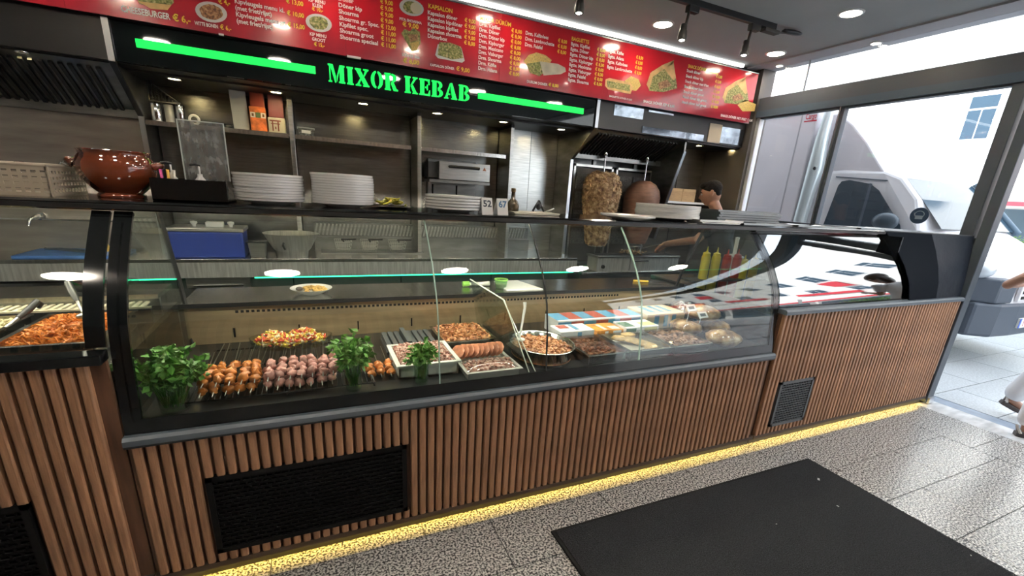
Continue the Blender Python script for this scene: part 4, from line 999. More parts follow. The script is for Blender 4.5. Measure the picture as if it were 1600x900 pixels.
for x in (X0 + .03, X1 - .03):
    e = [(1.76, .70), (2.60, .70), (2.63, .82), (2.57, 1.04), (2.42, 1.40), (2.06, 1.40)] + gprof(.72)[::-1][1:]
    MB().ext(e, 'x', x - .003, x + .003).build('end_glass', GLASS, mu)
    MB().tube([(x, 2.60, .70), (x, 2.635, .82), (x, 2.57, 1.04), (x, 2.42, 1.40)], .012, 6).build('rear_bar', BLKM, mu)
WARM = M('case strip light', (1, .90, .74), .5, emis=110)
MB().box((X0 + .1, 2.22, 1.398), (X1 - .1, 2.245, 1.404)).build('case_light', WARM, mu)
MB().box((XL0 + .1, 2.22, 1.398), (XL1 - .1, 2.245, 1.404)).build('case_light', WARM, lu)

# right corner counter ------------------------------------------------
ru = thing('corner_counter', 'right counter unit with oak slats, curved glass and a black end by the window', 'counter', (3.7, 2.1, 0))
R0, R1 = 2.632, 4.785
lower(ru, R0, R1, .925)
slats(ru, R0 + .004, R1, .0383, .028, .075, .922, [(2.765, 3.115, .122, .455)])
GREYV = M('vent grey', (.06, .065, .07), .45)
vent(ru, 2.765, 3.115, .122, .455, 12, 16, GREYV)
MB().ext([(YS - .012, .925), (YS + .05, .925), (YS + .05, .955), (YS - .004, .955), (YS - .012, .945)], 'x', R0, R1).build('ledge', LEDG, ru)
pr2 = gprof(.955)
MB().sheet(pr2, 'x', R0 + .004, 4.03, .008).build('front_glass', glass('dark mirror glass', (.55, .58, .6), boost=8), ru)
MB().sheet(pr2[:3], 'x', R0 + .004, 4.03, -.003).build('glass_border', BLK, ru)
MB().box((R0 + .006, YS + .05, .90), (R1, 2.62, .94)).build('deck', BLK, ru)
MB().box((3.55, 2.42, .94), (R1, 2.44, 1.40)).build('inner_back', BLK, ru)
MB().box((4.035, 1.9, .94), (4.05, 2.42, 1.40)).build('inner_end', BLK, ru)
n = 12
for (xa, xb, nm, mt) in ((4.04, 4.42, 'end_panel', M('black end laminate', (.006, .008, .012), .6, spec=.02)), (4.42, 4.785, 'end_film', M('black film', (.014, .018, .026), .42, bump=(7, .6), spec=.10))):
    m_ = MB(); vs = []; fc = []
    for i in range(n + 1):
        x = xa + (xb - xa) * i / n; yt = 2.02 + (1.785 - 2.02) * (x - 4.04) / .745
        for k in range(5): s = k / 4; vs.append((x, 1.738 + (yt - 1.738) * s ** 1.6, .955 + (1.43 - .955) * s))
    for i in range(n):
        for k in range(4): fc.append((i * 5 + k, (i + 1) * 5 + k, (i + 1) * 5 + k + 1, i * 5 + k + 1))
    m_.add(vs, fc, True); m_.add([(v[0], v[1] + .008, v[2]) for v in vs], [q[::-1] for q in fc], True); m_.build(nm, mt, ru)
MB().ext([(4.03, 2.025), (4.785, 1.785), (4.785, 2.5), (4.03, 2.5)], 'z', 1.425, 1.438).build('end_top', BLKM, ru)

# continuous top shelf
ts = thing('serving_shelf', 'long black glass top shelf running over all counter units', 'shelf', (.8, 2.25, 1.405))
MB().ext([(2.022, 1.41), (2.03, 1.404), (2.52, 1.404), (2.52, 1.437), (2.03, 1.437), (2.02, 1.43)], 'x', XL0, 4.03).build('board', BLK, ts)
MB().box((XL0, 2.014, 1.410), (4.03, 2.022, 1.426)).build('front_lip', BLKM, ts)
# ------------------------------------------------------------------ on the top shelf
ZT = 1.4375
def plate_mesh(r, h, sx=1.0):
    """shallow coupe plate; foot, wall, rim"""
    return MB().lathe([(r * .55, 0), (r * .57, .001), (r * .62, .004), (r * .97, h - .011), (r * .995, h - .0095), (r, h - .001), (r * .985, h), (r * .93, h - .003), (r * .60, .007), (0, .006)], (0, 0, 0), 40, sx=sx)
PLM = {}
def plate_stack(pxl, pxr, pyb, n, y, h, step, where, grp, zmax=None):
    a, b = aty(pxl, pyb - 12, y), aty(pxr, pyb - 12, y); r = (b.x - a.x) / 2; x = (a.x + b.x) / 2
    me = plate_mesh(r, h).data('plate'); me.materials.append(WHITE)
    for k in range(n):
        o = inst('plate', me, (x + random.uniform(-.003, .003), y + random.uniform(-.003, .003), ZT + k * step), None, (0, 0, random.uniform(0, 6)))
        tag(o, ('white round plate, ' + (ORD[k] if k < n - 1 else 'topmost') + ' ' + where) if n > 1 else where, 'plate', grp)
plate_stack(366, 476, 318, 10, 2.25, .026, .0108, 'in the stack beside the black box', 'plates stacked beside the black box')
plate_stack(487, 584, 322, 12, 2.25, .026, .0106, 'in the tallest stack on the shelf', 'plates in the tallest stack')
plate_stack(665, 750, 332, 5, 2.2, .026, .0135, 'in the low stack left of the number signs', 'plates left of the number signs')
plate_stack(947, 1016, 344, 1, 2.12, .028, .01, 'single white plate on the shelf in front of the rough doner', 'plates before the doner')
plate_stack(1003, 1079, 344, 8, 2.3, .026, .0098, 'in the stack below the smooth doner', 'plates below the smooth doner')
GRP = M('grey square plate', (.22, .25, .27), .25)
def rect_plate(pxl, pxr, y, k, mt, lab, z, dx=0, h=.02, w_=.2):
    a, b = aty(pxl, 336, y), aty(pxr, 336, y)
    t = thing('serving_platter', lab, 'platter', ((a.x + b.x) / 2 + dx, y, z), 'flat platters at the right of the shelf')
    x0, x1 = a.x + dx, b.x + dx
    MB().ext([(x0 + .03, z), (x1 - .03, z), (x1, z + h), (x1 - .004, z + h), (x1 - .034, z + .005), (x0 + .034, z + .005), (x0 + .004, z + h), (x0, z + h)], 'y', y - w_ / 2, y + w_ / 2).build('dish', mt, t)
    MB().box((x0 + .002, y - w_ / 2 - .003, z + h - .012), (x1 - .002, y - w_ / 2, z + h)).build('rim', mt, t)
for k in range(5):
    rect_plate(1104, 1200, 2.34, k, GRP, 'dark grey oblong platter, ' + (ORD[k] if k < 4 else 'topmost') + ' in the stack before the cook', ZT + k * .0155, random.uniform(-.012, .012))
rect_plate(1082, 1150, 2.10, 0, WHITE, 'white oblong platter at the shelf edge before the dark platters', ZT, 0, .022, .13)
GLP = M('pale glass platter', (.48, .52, .54), .12)
for k, (a_, b_, y_) in enumerate(((1150, 1202, 2.1), (1198, 1250, 2.16), (1236, 1292, 2.12), (1292, 1345, 2.15), (1335, 1374, 2.12))):
    rect_plate(a_, b_, y_, 0, GLP, 'flat pale platter right of the dark stack, ' + NTH[k] + ' towards the window', ZT, 0, .012, .14)
# number signs
for px, n_ in ((761, '52'), (785, '67')):
    p = aty(px, 336, 2.10); x = p.x; w_ = .028
    t = thing('number_sign', 'small tent card reading ' + ('52 beside the low plate stack' if n_ == '52' else '67 beside the brown bottle'), 'table number', (x, 2.12, ZT), 'table numbers')
    MB().ext([(2.09, ZT), (2.115, ZT + .078), (2.12, ZT + .078), (2.16, ZT), (2.154, ZT), (2.117, ZT + .07), (2.096, ZT)], 'x', x - w_, x + w_).build('card', PLASTW, t)
    m_ = MB(); vs, fs_, wd = text_geo(n_, .042, .03)
    k_ = .044 / wd
    m_.add([(x - .022 + v[0] * k_, 2.089 + (.033 + v[2]) * .32 - .0012, ZT + .036 + v[2]) for v in vs], fs_); m_.build('digits', M('number ink', (.02, .03, .05), .5) if n_ == '52' else M('number ink blue', (.03, .12, .25), .5), t)
    MB().box((x - w_ * .9, 2.092 + .007, ZT + .022), (x + w_ * .9, 2.1, ZT + .026)).build('base_line', M('number line', (.1, .1, .12), .5), t)
# bottle, clip stand and white tray
p = aty(803, 330, 2.28); tray_x = p.x
t = thing('bottle', 'dark brown glass bottle beside the number signs', 'bottle', (p.x, 2.3, ZT + .012))
MB().lathe([(.03, .0), (.034, .004), (.034, .03), (.026, .05), (.012, .066), (.0105, .10), (.012, .104), (.0, .105)], (p.x, 2.3, ZT + .0125), 18).build('body', M('brown bottle glass', (.045, .025, .008), .1), t)
MB().lathe([(.013, .100), (.013, .118), (.0, .12)], (p.x, 2.3, ZT + .0125), 14).build('cap', M('bottle cap', (.12, .07, .02), .4), t)
a, b = aty(794, 332, 2.3), aty(860, 334, 2.3)
tag(MB().ext([(a.x, ZT), (b.x, ZT), (b.x + .01, ZT + .012), (a.x - .01, ZT + .012)], 'y', 2.2, 2.4).build('white_tray', M('ivory tray', (.66, .62, .52), .4), bevel=.002), 'small ivory tray holding the brown bottle and black clip', 'tray')
p = aty(841, 330, 2.3)
t = thing('bill_clip', 'black folding clip stand on the ivory tray', 'clip', (p.x, 2.3, ZT + .0125))
for s in (-1, 1): MB().tube([(p.x + .0, 2.3, ZT + .075), (p.x + .035 * s, 2.3, ZT + .0165)], .006, 6).build('leg', BLKM, t)
MB().blob((p.x, 2.3, ZT + .045), (.018, .01, .022), 10, 6).build('clip_body', BLKM, t)
q0, q1 = aty(853, 331, 2.27), aty(866, 322, 2.27)
tag(MB().tube([(q0.x, 2.27, ZT + .017), (q1.x, 2.27, ZT + .036)], .0045, 6).build('pen', PLASTW), 'white pen leaning on the ivory tray', 'pen')
# pickled peppers on a dark dish
p = aty(612, 327, 2.35)
t = thing('pepper_dish', 'heap of yellow pickled peppers between the plate stacks', 'peppers', (p.x, 2.35, ZT))
MB().lathe([(.07, 0), (.11, .008), (.108, .01), (0, .006)], (p.x, 2.35, ZT), 28).build('dish', BLK, t)
pm = M('yellow pepper', (.55, .50, .06), .35, rnd=.2)
for k in range(34):
    a_ = random.uniform(0, 2 * PI); r = random.uniform(0, .075); hgt = max(0, .026 * (1 - r / .08)) + random.uniform(.012, .02); d = Vector((math.cos(a_ * 3), math.sin(a_ * 3), random.uniform(-.2, .3))) * .022
    c = Vector((p.x + r * math.cos(a_), 2.35 + r * .7 * math.sin(a_), ZT + hgt)); MB().tube([c - d, c, c + d + Vector((0, 0, .004))], [.003, .007, .002], 6).build('pepper', pm, t)
# brown glazed pot
a, b = aty(104, 262, 2.27), aty(252, 268, 2.27); px_, pr_ = (a.x + b.x) / 2, (b.x - a.x) / 2 * .86
TER = M('brown glaze', (.15, .033, .013), .07, noise=(5, .3, (1, 1, 1)), coat=1)
t = thing('clay_pot', 'large glossy brown clay pot with two small lugs on the shelf', 'pot', (px_, 2.29, ZT))
MB().lathe([(pr_ * .60, 0), (pr_ * .62, .004), (pr_ * .60, .012), (pr_ * .56, .016), (pr_ * .72, .035), (pr_ * .9, .065), (pr_, .10), (pr_ * .99, .122), (pr_ * .93, .143), (pr_ * .86, .155), (pr_ * .87, .165), (pr_ * .90, .170), (pr_ * .86, .172), (pr_ * .82, .165), (pr_ * .80, .155), (pr_ * .88, .12), (pr_ * .6, .03), (0, .022)], (px_, 2.29, ZT), 48).build('body', TER, t)
for s in (-1, 1): MB().tube([(px_ + s * pr_ * .97, 2.29 - .022, ZT + .118), (px_ + s * pr_ * 1.10, 2.29 - .02, ZT + .127), (px_ + s * pr_ * 1.14, 2.29, ZT + .128), (px_ + s * pr_ * 1.10, 2.29 + .02, ZT + .127), (px_ + s * pr_ * .97, 2.29 + .022, ZT + .118)], .014, 8).build('lug', TER, t)
# white perforated basket at the left end
IV = M('ivory plastic', (.46, .40, .31), .4)
xr = aty(122, 300, 2.25).x - .03; y0, y1 = 2.13, 2.42; xl = xr - .42
t = thing('plastic_basket', 'ivory perforated plastic basket at the left end of the shelf', 'basket', ((xl + xr) / 2, 2.27, ZT))
MB().box((xl + .02, y0 + .02, ZT), (xr - .02, y1 - .02, ZT + .006)).build('base', IV, t)
for zz, hh in ((0, .012), (.026, .010), (.046, .010), (.066, .010), (.086, .018)):
    m_ = MB(); i = .0
    m_.box((xl, y0, ZT + zz), (xr, y0 + .005, ZT + zz + hh)).box((xl, y1 - .005, ZT + zz), (xr, y1, ZT + zz + hh)).box((xr - .005, y0, ZT + zz), (xr, y1, ZT + zz + hh)).box((xl, y0, ZT + zz), (xl + .005, y1, ZT + zz + hh)); m_.build('band', IV, t)
m_ = MB()
for k in range(18): m_.box((xl + k * .0245, y0 + .001, ZT), (xl + k * .0245 + .009, y0 + .004, ZT + .1))
for k in range(12): m_.box((xr - .004, y0 + k * .0255, ZT), (xr - .001, y0 + k * .0255 + .009, ZT + .1))
m_.build('upright_ribs', IV, t, kind='stuff')
MB().tube([(xl, y0, ZT + .104), (xr, y0, ZT + .104), (xr, y1, ZT + .104), (xl, y1, ZT + .104)], .006, 6, True).build('rim', IV, t)
p = aty(32, 262, 2.3); t = tag(MB().blob((p.x, 2.3, ZT + .082), (.035, .035, .03), 14, 10).build('glass_bulb', glass('clear bulb', (.9, .9, .9), boost=3)), 'clear round glass shaker inside the ivory basket', 'glass')
p, q = aty(66, 264, 2.28), aty(104, 258, 2.28)
for k in range(2): tag(MB().tube([(p.x, 2.28 + k * .03, ZT + .02), (q.x - .02, 2.30 + k * .03, ZT + .115 + .008 * k), (q.x + .005, 2.31 + k * .03, ZT + .105)], [.004, .0065, .008], 7).build('spoon', CHROME), ('upper' if k else 'lower') + ' chrome spoon handle sticking out of the ivory basket', 'spoon')
# black box with acrylic screen and bottles
a, b = aty(250, 314, 2.24), aty(362, 314, 2.24); zt = aty(300, 281, 2.14).z
t = thing('cutlery_box', 'black plastic box on the shelf between the pot and plates', 'box', ((a.x + b.x) / 2, 2.26, ZT))
for (q0, q1) in (((a.x, 2.15, ZT), (b.x, 2.156, zt)), ((a.x, 2.37, ZT), (b.x, 2.376, zt)), ((a.x, 2.156, ZT), (a.x + .006, 2.37, zt)), ((b.x - .006, 2.156, ZT), (b.x, 2.37, zt))): MB().box(q0, q1).build('wall', BLK, t)
MB().box((a.x, 2.15, ZT), (b.x, 2.376, ZT + .005)).build('bottom', BLK, t)
ac0, ac1 = aty(277, 186, 2.3), aty(347, 190, 2.3)
t = thing('acrylic_screen', 'smeared clear acrylic dispenser standing in the black box', 'dispenser', ((ac0.x + ac1.x) / 2, 2.29, ZT + .006))
SMEAR = glass('smeared acrylic', (.72, .73, .71), haze=.45, boost=1.8)
xA, xB = ac0.x, ac1.x + .004
MB().box((xA, 2.285, ZT + .0065), (xB, 2.289, ac0.z)).build('front_sheet', SMEAR, t)
for q0, q1 in (((xA, 2.283, ac0.z - .004), (xB, 2.291, ac0.z)), ((xA - .002, 2.283, ZT + .0065), (xA + .002, 2.291, ac0.z)), ((xB - .002, 2.283, ZT + .0065), (xB + .002, 2.291, ac0.z))): MB().box(q0, q1).build('polished_edge', M('acrylic edge', (.55, .57, .55), .2), t)
def pump(px, y, lab, col_=PLASTW, z1=None):
    x = aty(px, 270, y).x
    t = thing('pump_bottle', lab, 'bottle', (x, y, ZT + .0055), 'pump bottles in the black box')
    MB().lathe([(.018, 0), (.02, .003), (.02, .075), (.009, .09), (.009, .10)], (x, y, ZT + .0058), 14).build('body', col_, t)
    MB().tube([(x, y, ZT + .10), (x, y, ZT + .138)], .0035, 6).build('stem', col_, t)
    MB().tube([(x + .006, y, ZT + .138), (x - .012, y, ZT + .142), (x - .03, y, ZT + .138)], .005, 6).build('nozzle', BLKM, t)
pump(268, 2.22, 'pump bottle with black nozzle left of the acrylic screen'); pump(312, 2.24, 'white pump bottle in front of the acrylic screen')
for k, (dx, cc, nm) in enumerate(((.0, (.55, .05, .25), 'pink'), (.02, (.75, .45, .08), 'orange'), (.036, (.7, .68, .62), 'cream'))):
    x = aty(262, 275, 2.2).x + dx * .7 - .012
    tag(MB().tube([(x, 2.185 + k * .012, ZT + .0115), (x - .005 + k * .006, 2.185 + k * .012, ZT + .115)], .0055, 6).build('drinking_straw', M(nm + ' straw', cc, .4)), nm + ' stick standing in the left corner of the black box', 'straw')

# ------------------------------------------------------------------ food in the left unit (deck z .925)
STEELP = M('pan steel', (.6, .6, .58), .2, 1)
def pan(parent, x0, x1, y0, y1, z0, z1, mt=None, th=.004, nm='pan'):
    mt = mt or STEELP
    m_ = MB().box((x0, y0, z0), (x1, y1, z0 + th)); e = .012
    for q0, q1 in (((x0, y0, z0), (x1, y0 + th, z1)), ((x0, y1 - th, z0), (x1, y1, z1)), ((x0, y0, z0), (x0 + th, y1, z1)), ((x1 - th, y0, z0), (x1, y1, z1)),
                   ((x0 - e, y0 - e, z1), (x1 + e, y0 + th, z1 + th)), ((x0 - e, y1 - th, z1), (x1 + e, y1 + e, z1 + th)), ((x0 - e, y0, z1), (x0 + th, y1, z1 + th)), ((x1 - th, y0, z1), (x1 + e, y1, z1 + th))): m_.box(q0, q1)
    return m_.build(nm, mt, parent)
def bed(x0, x1, y0, y1, z, h, nx=14, ny=12, edge=.2):
    """mound filling a pan"""
    m_ = MB(); vs = []; fc = []
    for j in range(ny + 1):
        for i in range(nx + 1):
            u, v = i / nx, j / ny; e = min(1, min(u, 1 - u, v, 1 - v) / edge); vs.append((x0 + (x1 - x0) * u, y0 + (y1 - y0) * v, z + h * (e ** .5) * random.uniform(.8, 1.05)))
    for j in range(ny):
        for i in range(nx): k = j * (nx + 1) + i; fc.append((k, k + 1, k + nx + 2, k + nx + 1))
    return m_.add(vs, fc, True)
def scatter(m_, x0, x1, y0, y1, z, h, n, size, edge=.2, flat=1., shape='blob'):
    for _ in range(n):
        u, v = random.random(), random.random(); e = min(1, min(u, 1 - u, v, 1 - v) / edge)
        c = (x0 + (x1 - x0) * u, y0 + (y1 - y0) * v, z + h * e ** .5 + random.uniform(0, size * .6)); s = size * random.uniform(.6, 1.3)
        rt = (random.uniform(-.8, .8), random.uniform(-.8, .8), random.uniform(0, 3))
        if shape == 'blob': m_.blob(c, (s, s * .6, s * .4 * flat), 6, 4, .2, rt)
        else: m_.cbox(c, (s * 2.4, s * .5, s * .35), rt)
    return m_
CARR = M('carrot shreds', (.72, .22, .02), .45, noise=(80, .35, (1, 1, 1)))
RICE = M('pale rice salad', (.72, .62, .36), .5, noise=(70, .3, (1, 1, 1)))
zd = .9255
for nm, lab, x0, x1, mt, n_, bh in (('carrot_pan', 'steel pan heaped with orange grated carrot behind the left glass', -.955, -.70, CARR, 900, .05), ('rice_pan', 'steel pan of pale yellow salad at the left edge', -1.30, -1.02, RICE, 700, .045), ('salad_pan', 'steel pan beyond the left edge of the glass', -1.62, -1.335, RICE, 200, .05)):
    t = thing(nm, lab, 'food pan', ((x0 + x1) / 2, 2.03, zd)); y0, y1 = 1.83, 2.23
    pan(t, x0, x1, y0, y1, zd, .985)
    m_ = bed(x0 + .005, x1 - .005, y0 + .005, y1 - .005, .95, bh * .8); scatter(m_, x0 + .01, x1 - .01, y0 + .012, y1 - .012, .955, bh * .8, n_, .011, shape='blob' if mt is RICE else 'stick')
    m_.build('filling', mt, t, kind='stuff')
def ladle(pts, lab, hmat, bowl=True, r=.006):
    pts = [Vector(p) for p in pts]; t = thing('serving_spoon', lab, 'spoon', pts[0], 'serving spoons')
    MB().tube(pts, r, 7).build('shaft', STEEL, t)
    d = (pts[-1] - pts[-2]).normalized(); e = pts[-1]
    MB().tube([e, e + d * .05, e + d * .09 + Vector((0, 0, .006)), e + d * .105 - Vector((0, 0, .012)), e + d * .09 - Vector((0, 0, .02))], [r * 1.4, r * 1.9, r * 1.9, r * 1.6, r], 8).build('grip', hmat, t)
    if bowl: MB().blob(pts[0], (.03, .022, .012), 12, 6).build('bowl', STEEL, t)
a, b, c = aty(0, 518, 2.05), aty(28, 497, 2.12), aty(62, 477, 2.2)
ladle([(a.x - .09, 2.0, 1.0), (a.x, 2.06, a.z), (b.x, 2.12, b.z)], 'serving spoon with dark grip resting in the pale salad', BLKM)
a, b = aty(140, 507, 2.02), aty(121, 471, 2.1)
ladle([(a.x + .005, 2.0, 1.035), (a.x, 2.02, a.z), (b.x, 2.10, b.z)], 'serving spoon standing in the orange carrot', STEELD)
t = thing('glass_bowl', 'shallow empty glass bowl on the ledge behind the carrots', 'bowl', (aty(165, 466, 2.5).x, 2.5, 1.0205))
MB().lathe([(.05, 0), (.10, .012), (.125, .035), (.128, .036), (.10, .014), (0, .003)], (aty(165, 466, 2.5).x, 2.5, 1.0205), 32).build('bowl', glass('bowl glass', (.8, .84, .82), boost=3), t)

# ------------------------------------------------------------------ food in the main display (deck z .70)
ZD = .7005
LEAFS = [M('herb leaf', (.09, .25, .035), .5, noise=(20, .5, (1, 1, 1)), sss=.05), M('mint leaf', (.14, .34, .06), .45, noise=(20, .4, (1, 1, 1)), sss=.05)]
def herb_vase(x, y, r, hv, spread, top, n, lab, mt, flat=False):
    t = thing('herb_vase', lab, 'herbs', (x, y, ZD), 'glass vases of fresh herbs')
    MB().lathe([(r * .85, 0), (r * .9, .004), (r, hv), (r * .97, hv), (r * .86, .01), (0, .008)], (x, y, ZD), 24).build('vase', GLASS if not flat else glass('vase glass', (.86, .95, .88), boost=2), t)
    MB().lathe([(0, .0085), (r * .84, .0085), (r * .9, hv * .55), (0, hv * .55)], (x, y, ZD), 24).build('water', glass('water', (.86, .93, .84), 1.33), t)
    st = MB(); lf = MB()
    for k in range(n):
        a_ = random.uniform(0, 2 * PI); q = random.random() ** .6; z1 = hv + (top - hv) * random.uniform(.15, 1) * (1 - .35 * q)
        tip = Vector((x + spread * q * math.cos(a_), min(y + spread * .7 * q * math.sin(a_), y + .2), ZD + z1))
        gy = 1.77 + max(0, (tip.z - .9)) * .3
        if tip.y < gy: tip.y = gy + random.uniform(0, .02)
        base = Vector((x + random.uniform(-.5, .5) * r, y + random.uniform(-.5, .5) * r, ZD + .02)); mid = base.lerp(tip, .55) + Vector((0, 0, .03))
        st.tube([base, mid, tip], [.0018, .0018, .001], 4)
        for j in range(9):
            c = mid.lerp(tip, random.uniform(.15, 1.05)) + Vector([random.uniform(-.018, .018) for _ in range(3)])
            gy = 1.772 + max(0, (c.z - .95)) * .35
            if c.y < gy: c.y = gy
            d = Vector((random.uniform(-1, 1), random.uniform(-1, 1), random.uniform(-.7, .5))).normalized(); s = d.orthogonal().normalized(); s.rotate(Matrix.Rotation(random.uniform(0, 6), 3, d)); L_ = random.uniform(.022, .040); W_ = L_ * .38
            nrm = d.cross(s)
            lf.add([c, c + d * L_ * .4 + s * W_ + nrm * .002, c + d * L_ - nrm * .003, c + d * L_ * .4 - s * W_ + nrm * .002, c + d * L_ * .45 - nrm * .003], [(0, 1, 4), (1, 2, 4), (2, 3, 4), (3, 0, 4)])
    st.build('stems', mt, t, kind='stuff'); lf.build('leaves', mt, t, kind='stuff')
herb_vase(-.515, 1.845, .052, .10, .125, .27, 70, 'largest bunch of dark parsley in a glass at the left end of the display', LEAFS[0])
herb_vase(.115, 1.845, .036, .125, .10, .26, 46, 'bunch of mint in a tall glass beside the pink skewers', LEAFS[1], True)
herb_vase(.405, 1.835, .034, .10, .068, .20, 34, 'small bunch of mint in a glass before the minced meat tray', LEAFS[1], True)
# grill rack under the skewers
rk = thing('grill_rack', 'black wire rack carrying the meat skewers', 'rack', (-.14, 2.0, ZD))
for y in (1.84, 2.0, 2.18, 2.42): MB().tube([(-.48, y, ZD + .022), (.20, y, ZD + .022)], .004, 6).build('cross_wire', BLKM, rk)
for x in (-.48, -.14, .20): MB().tube([(x, 1.84, ZD + .006), (x, 1.84, ZD + .022), (x, 2.42, ZD + .022), (x, 2.42, ZD + .006)], .005, 6).build('side_wire', BLKM, rk)
for k in range(34):
    x = -.47 + k * .02; MB().tube([(x, 1.83, ZD + .029), (x, 2.43, ZD + .029)], .0022, 5).build('long_wire', BLKM, rk)
ORG = M('marinated chicken', (.52, .17, .035), .35, noise=(22, .4, (1, 1, 1)), rnd=.15, coat=.2)
PNK = M('raw pink meat', (.46, .22, .19), .35, noise=(20, .45, (1, 1, 1)), rnd=.15, coat=.2)
def skewer(x, y, z, mt, lab, grp, nb, yaw=0, r=.0165, L0=.46, w0=.04):
    t = thing('meat_skewer', lab, 'skewer', (x, y, z), grp)
    def pt(s, dz=0): return Vector((x + math.sin(yaw) * s, y + s, z + dz))
    MB().tube([pt(-.055, -.004), pt(L0 - .05, .012)], .0022, 5).build('stick', STEEL, t)
    for k in range(nb):
        s = w0 + k * .030; MB().blob(pt(s - .04, 0) + Vector((random.uniform(-.006, .006), 0, random.uniform(-.006, .005))), (r * random.uniform(.85, 1.3), .018, r * random.uniform(.75, 1.2)), 9, 6, .24, (random.uniform(-.3, .3), random.uniform(-.5, .5), 0)).build('meat_chunk', mt, t)
k = 0
for lay in range(2):
    for i in range(5):
        skewer(-.435 + i * .043 + lay * .012, 1.868 + .012 * lay, ZD + .052 + lay * .034, ORG, ('lower' if lay == 0 else 'upper') + ' layer orange chicken skewer, ' + NTH[i] + ' from the parsley', 'orange chicken skewers', 6, random.uniform(-.06, .06))
for lay in range(2):
    for i in range(7):
        skewer(-.212 + i * .0405 + lay * .008, 1.868 + .012 * lay, ZD + .052 + lay * .034, PNK, ('lower' if lay == 0 else 'upper') + ' layer pink meat skewer, ' + NTH[i] + ' from the orange skewers', 'pink meat skewers', 6, random.uniform(-.06, .06))
for i in range(3):
    skewer(.195 + i * .043, 1.93, ZD + .03, ORG, 'orange chicken skewer between the two mint glasses, ' + NTH[i] + ' from the left', 'right orange chicken skewers', 4, 0, .018, .36)
# peppers in a clear oblong dish standing on the rack
t = thing('pepper_salad_dish', 'clear oblong dish of chopped red and yellow peppers above the skewers', 'food dish', (-.125, 2.2, ZD + .0995))
zr = ZD + .0995
MB().lathe([(.16, 0), (.165, .004), (.172, .045), (.169, .045), (.16, .006), (0, .005)], (-.125, 2.2, zr), 40, sx=1.02, sy=.52).build('dish', glass('clear dish', (.9, .93, .9), boost=2), t)
PEPS = [M('yellow pepper cut', (.72, .55, .08), .4), M('red pepper cut', (.58, .07, .035), .4), M('pale onion cut', (.70, .62, .42), .4), M('orange pepper cut', (.66, .26, .06), .4)]
ms = [MB() for _ in PEPS]
for k in range(520):
    a_ = random.uniform(0, 2 * PI); q = math.sqrt(random.random()) * .95; x, y = .155 * q * math.cos(a_), .08 * q * math.sin(a_)
    hh = .012 + .046 * (1 - q ** 4) * (.7 + .3 * math.cos((x - .06) * 40))
    i = random.choices(range(4), (3, 3, 2, 2))[0]
    ms[i].cbox((-.125 + x, 2.2 + y, zr + hh + random.uniform(0, .016)), (random.uniform(.016, .034), .008, .006), (random.uniform(-.7, .7), random.uniform(-.7, .7), random.uniform(0, 3)))
for m_, mt, nm in zip(ms, PEPS, ('yellow_pieces', 'red_pieces', 'pale_pieces', 'orange_pieces')): m_.build(nm, mt, t, kind='stuff')
# dark slatted rack and trays
t = thing('slatted_tray', 'dark grey slatted plastic tray behind the minced meat', 'tray', (.45, 2.34, ZD))
SLG = M('slate grey plastic', (.07, .08, .085), .4)
MB().box((.31, 2.22, ZD), (.585, 2.47, ZD + .012)).build('base', SLG, t)
for k in range(8): MB().box((.315 + k * .034, 2.22, ZD + .012), (.339 + k * .034, 2.47, ZD + (.045 if k != 3 else .065))).build('slat', SLG, t)
WTR = M('white tray', (.70, .70, .66), .4)
MINC = M('minced meat', (.50, .26, .21), .45, noise=(60, 1, (1, 1, 1)), ramp=[(.35, (.30, .10, .08)), (.5, (.55, .28, .22)), (.66, (.80, .62, .54))], bump=(60, .8))
t = thing('mince_tray', 'white tray filled with pink minced meat behind the small mint glass', 'food tray', (.44, 1.98, ZD))
pan(t, .315, .595, 1.89, 2.17, ZD, ZD + .06, WTR, .008)
m_ = bed(.325, .585, 1.90, 2.16, ZD + .04, .045, 18, 16, .12); scatter(m_, .33, .58, 1.905, 2.155, ZD + .05, .035, 350, .010, .12).build('minced_meat', MINC, t, kind='stuff')
t = thing('marinated_tray', 'tray of orange-brown marinated meat at the back beside the slatted tray', 'food tray', (.75, 2.32, ZD))
pan(t, .61, .90, 2.2, 2.48, ZD, ZD + .05)
MAR = M('marinated mince', (.45, .17, .06), .4, noise=(45, 1, (1, 1, 1)), ramp=[(.35, (.22, .06, .02)), (.5, (.48, .18, .06)), (.68, (.72, .42, .22))], coat=.3, bump=(40, .8))
m_ = bed(.615, .895, 2.205, 2.475, ZD + .035, .03, 14, 12, .12); scatter(m_, .62, .89, 2.21, 2.47, ZD + .045, .025, 260, .012, .12).build('marinated_meat', MAR, t, kind='stuff')
# cutlets fanned in a row
t = thing('cutlet_tray', 'low white tray under the row of brown meat patties', 'food tray', (.745, 2.03, ZD))
pan(t, .615, .885, 1.945, 2.13, ZD, ZD + .02, WTR, .006)
PAT = M('meat patty', (.46, .18, .10), .4, noise=(30, .35, (1, 1, 1)), rnd=.28)
pt_ = MB().blob((0, 0, 0), (.0095, .066, .038), 14, 10, .06).data('patty'); pt_.materials.append(PAT)
for i in range(9):
    o = inst('meat_patty', pt_, (.637 + i * .0275, 2.035 + random.uniform(-.004, .004), ZD + .052), None, (0, .60 + random.uniform(-.08, .08), random.uniform(-.06, .06)))
    tag(o, 'fanned brown meat patty on the low white tray, ' + NTH[i] + ' from the left', 'meat patty', 'fanned meat patties')
FILM = glass('cling film', (.92, .93, .93), boost=2.2, rough=.08)
t = thing('wrapped_tray', 'film-wrapped tray of pale minced meat nearest the glass', 'food tray', (.735, 1.85, ZD))
pan(t, .615, .875, 1.79, 1.925, ZD, ZD + .035, M('clear tray', (.45, .45, .42), .3), .004)
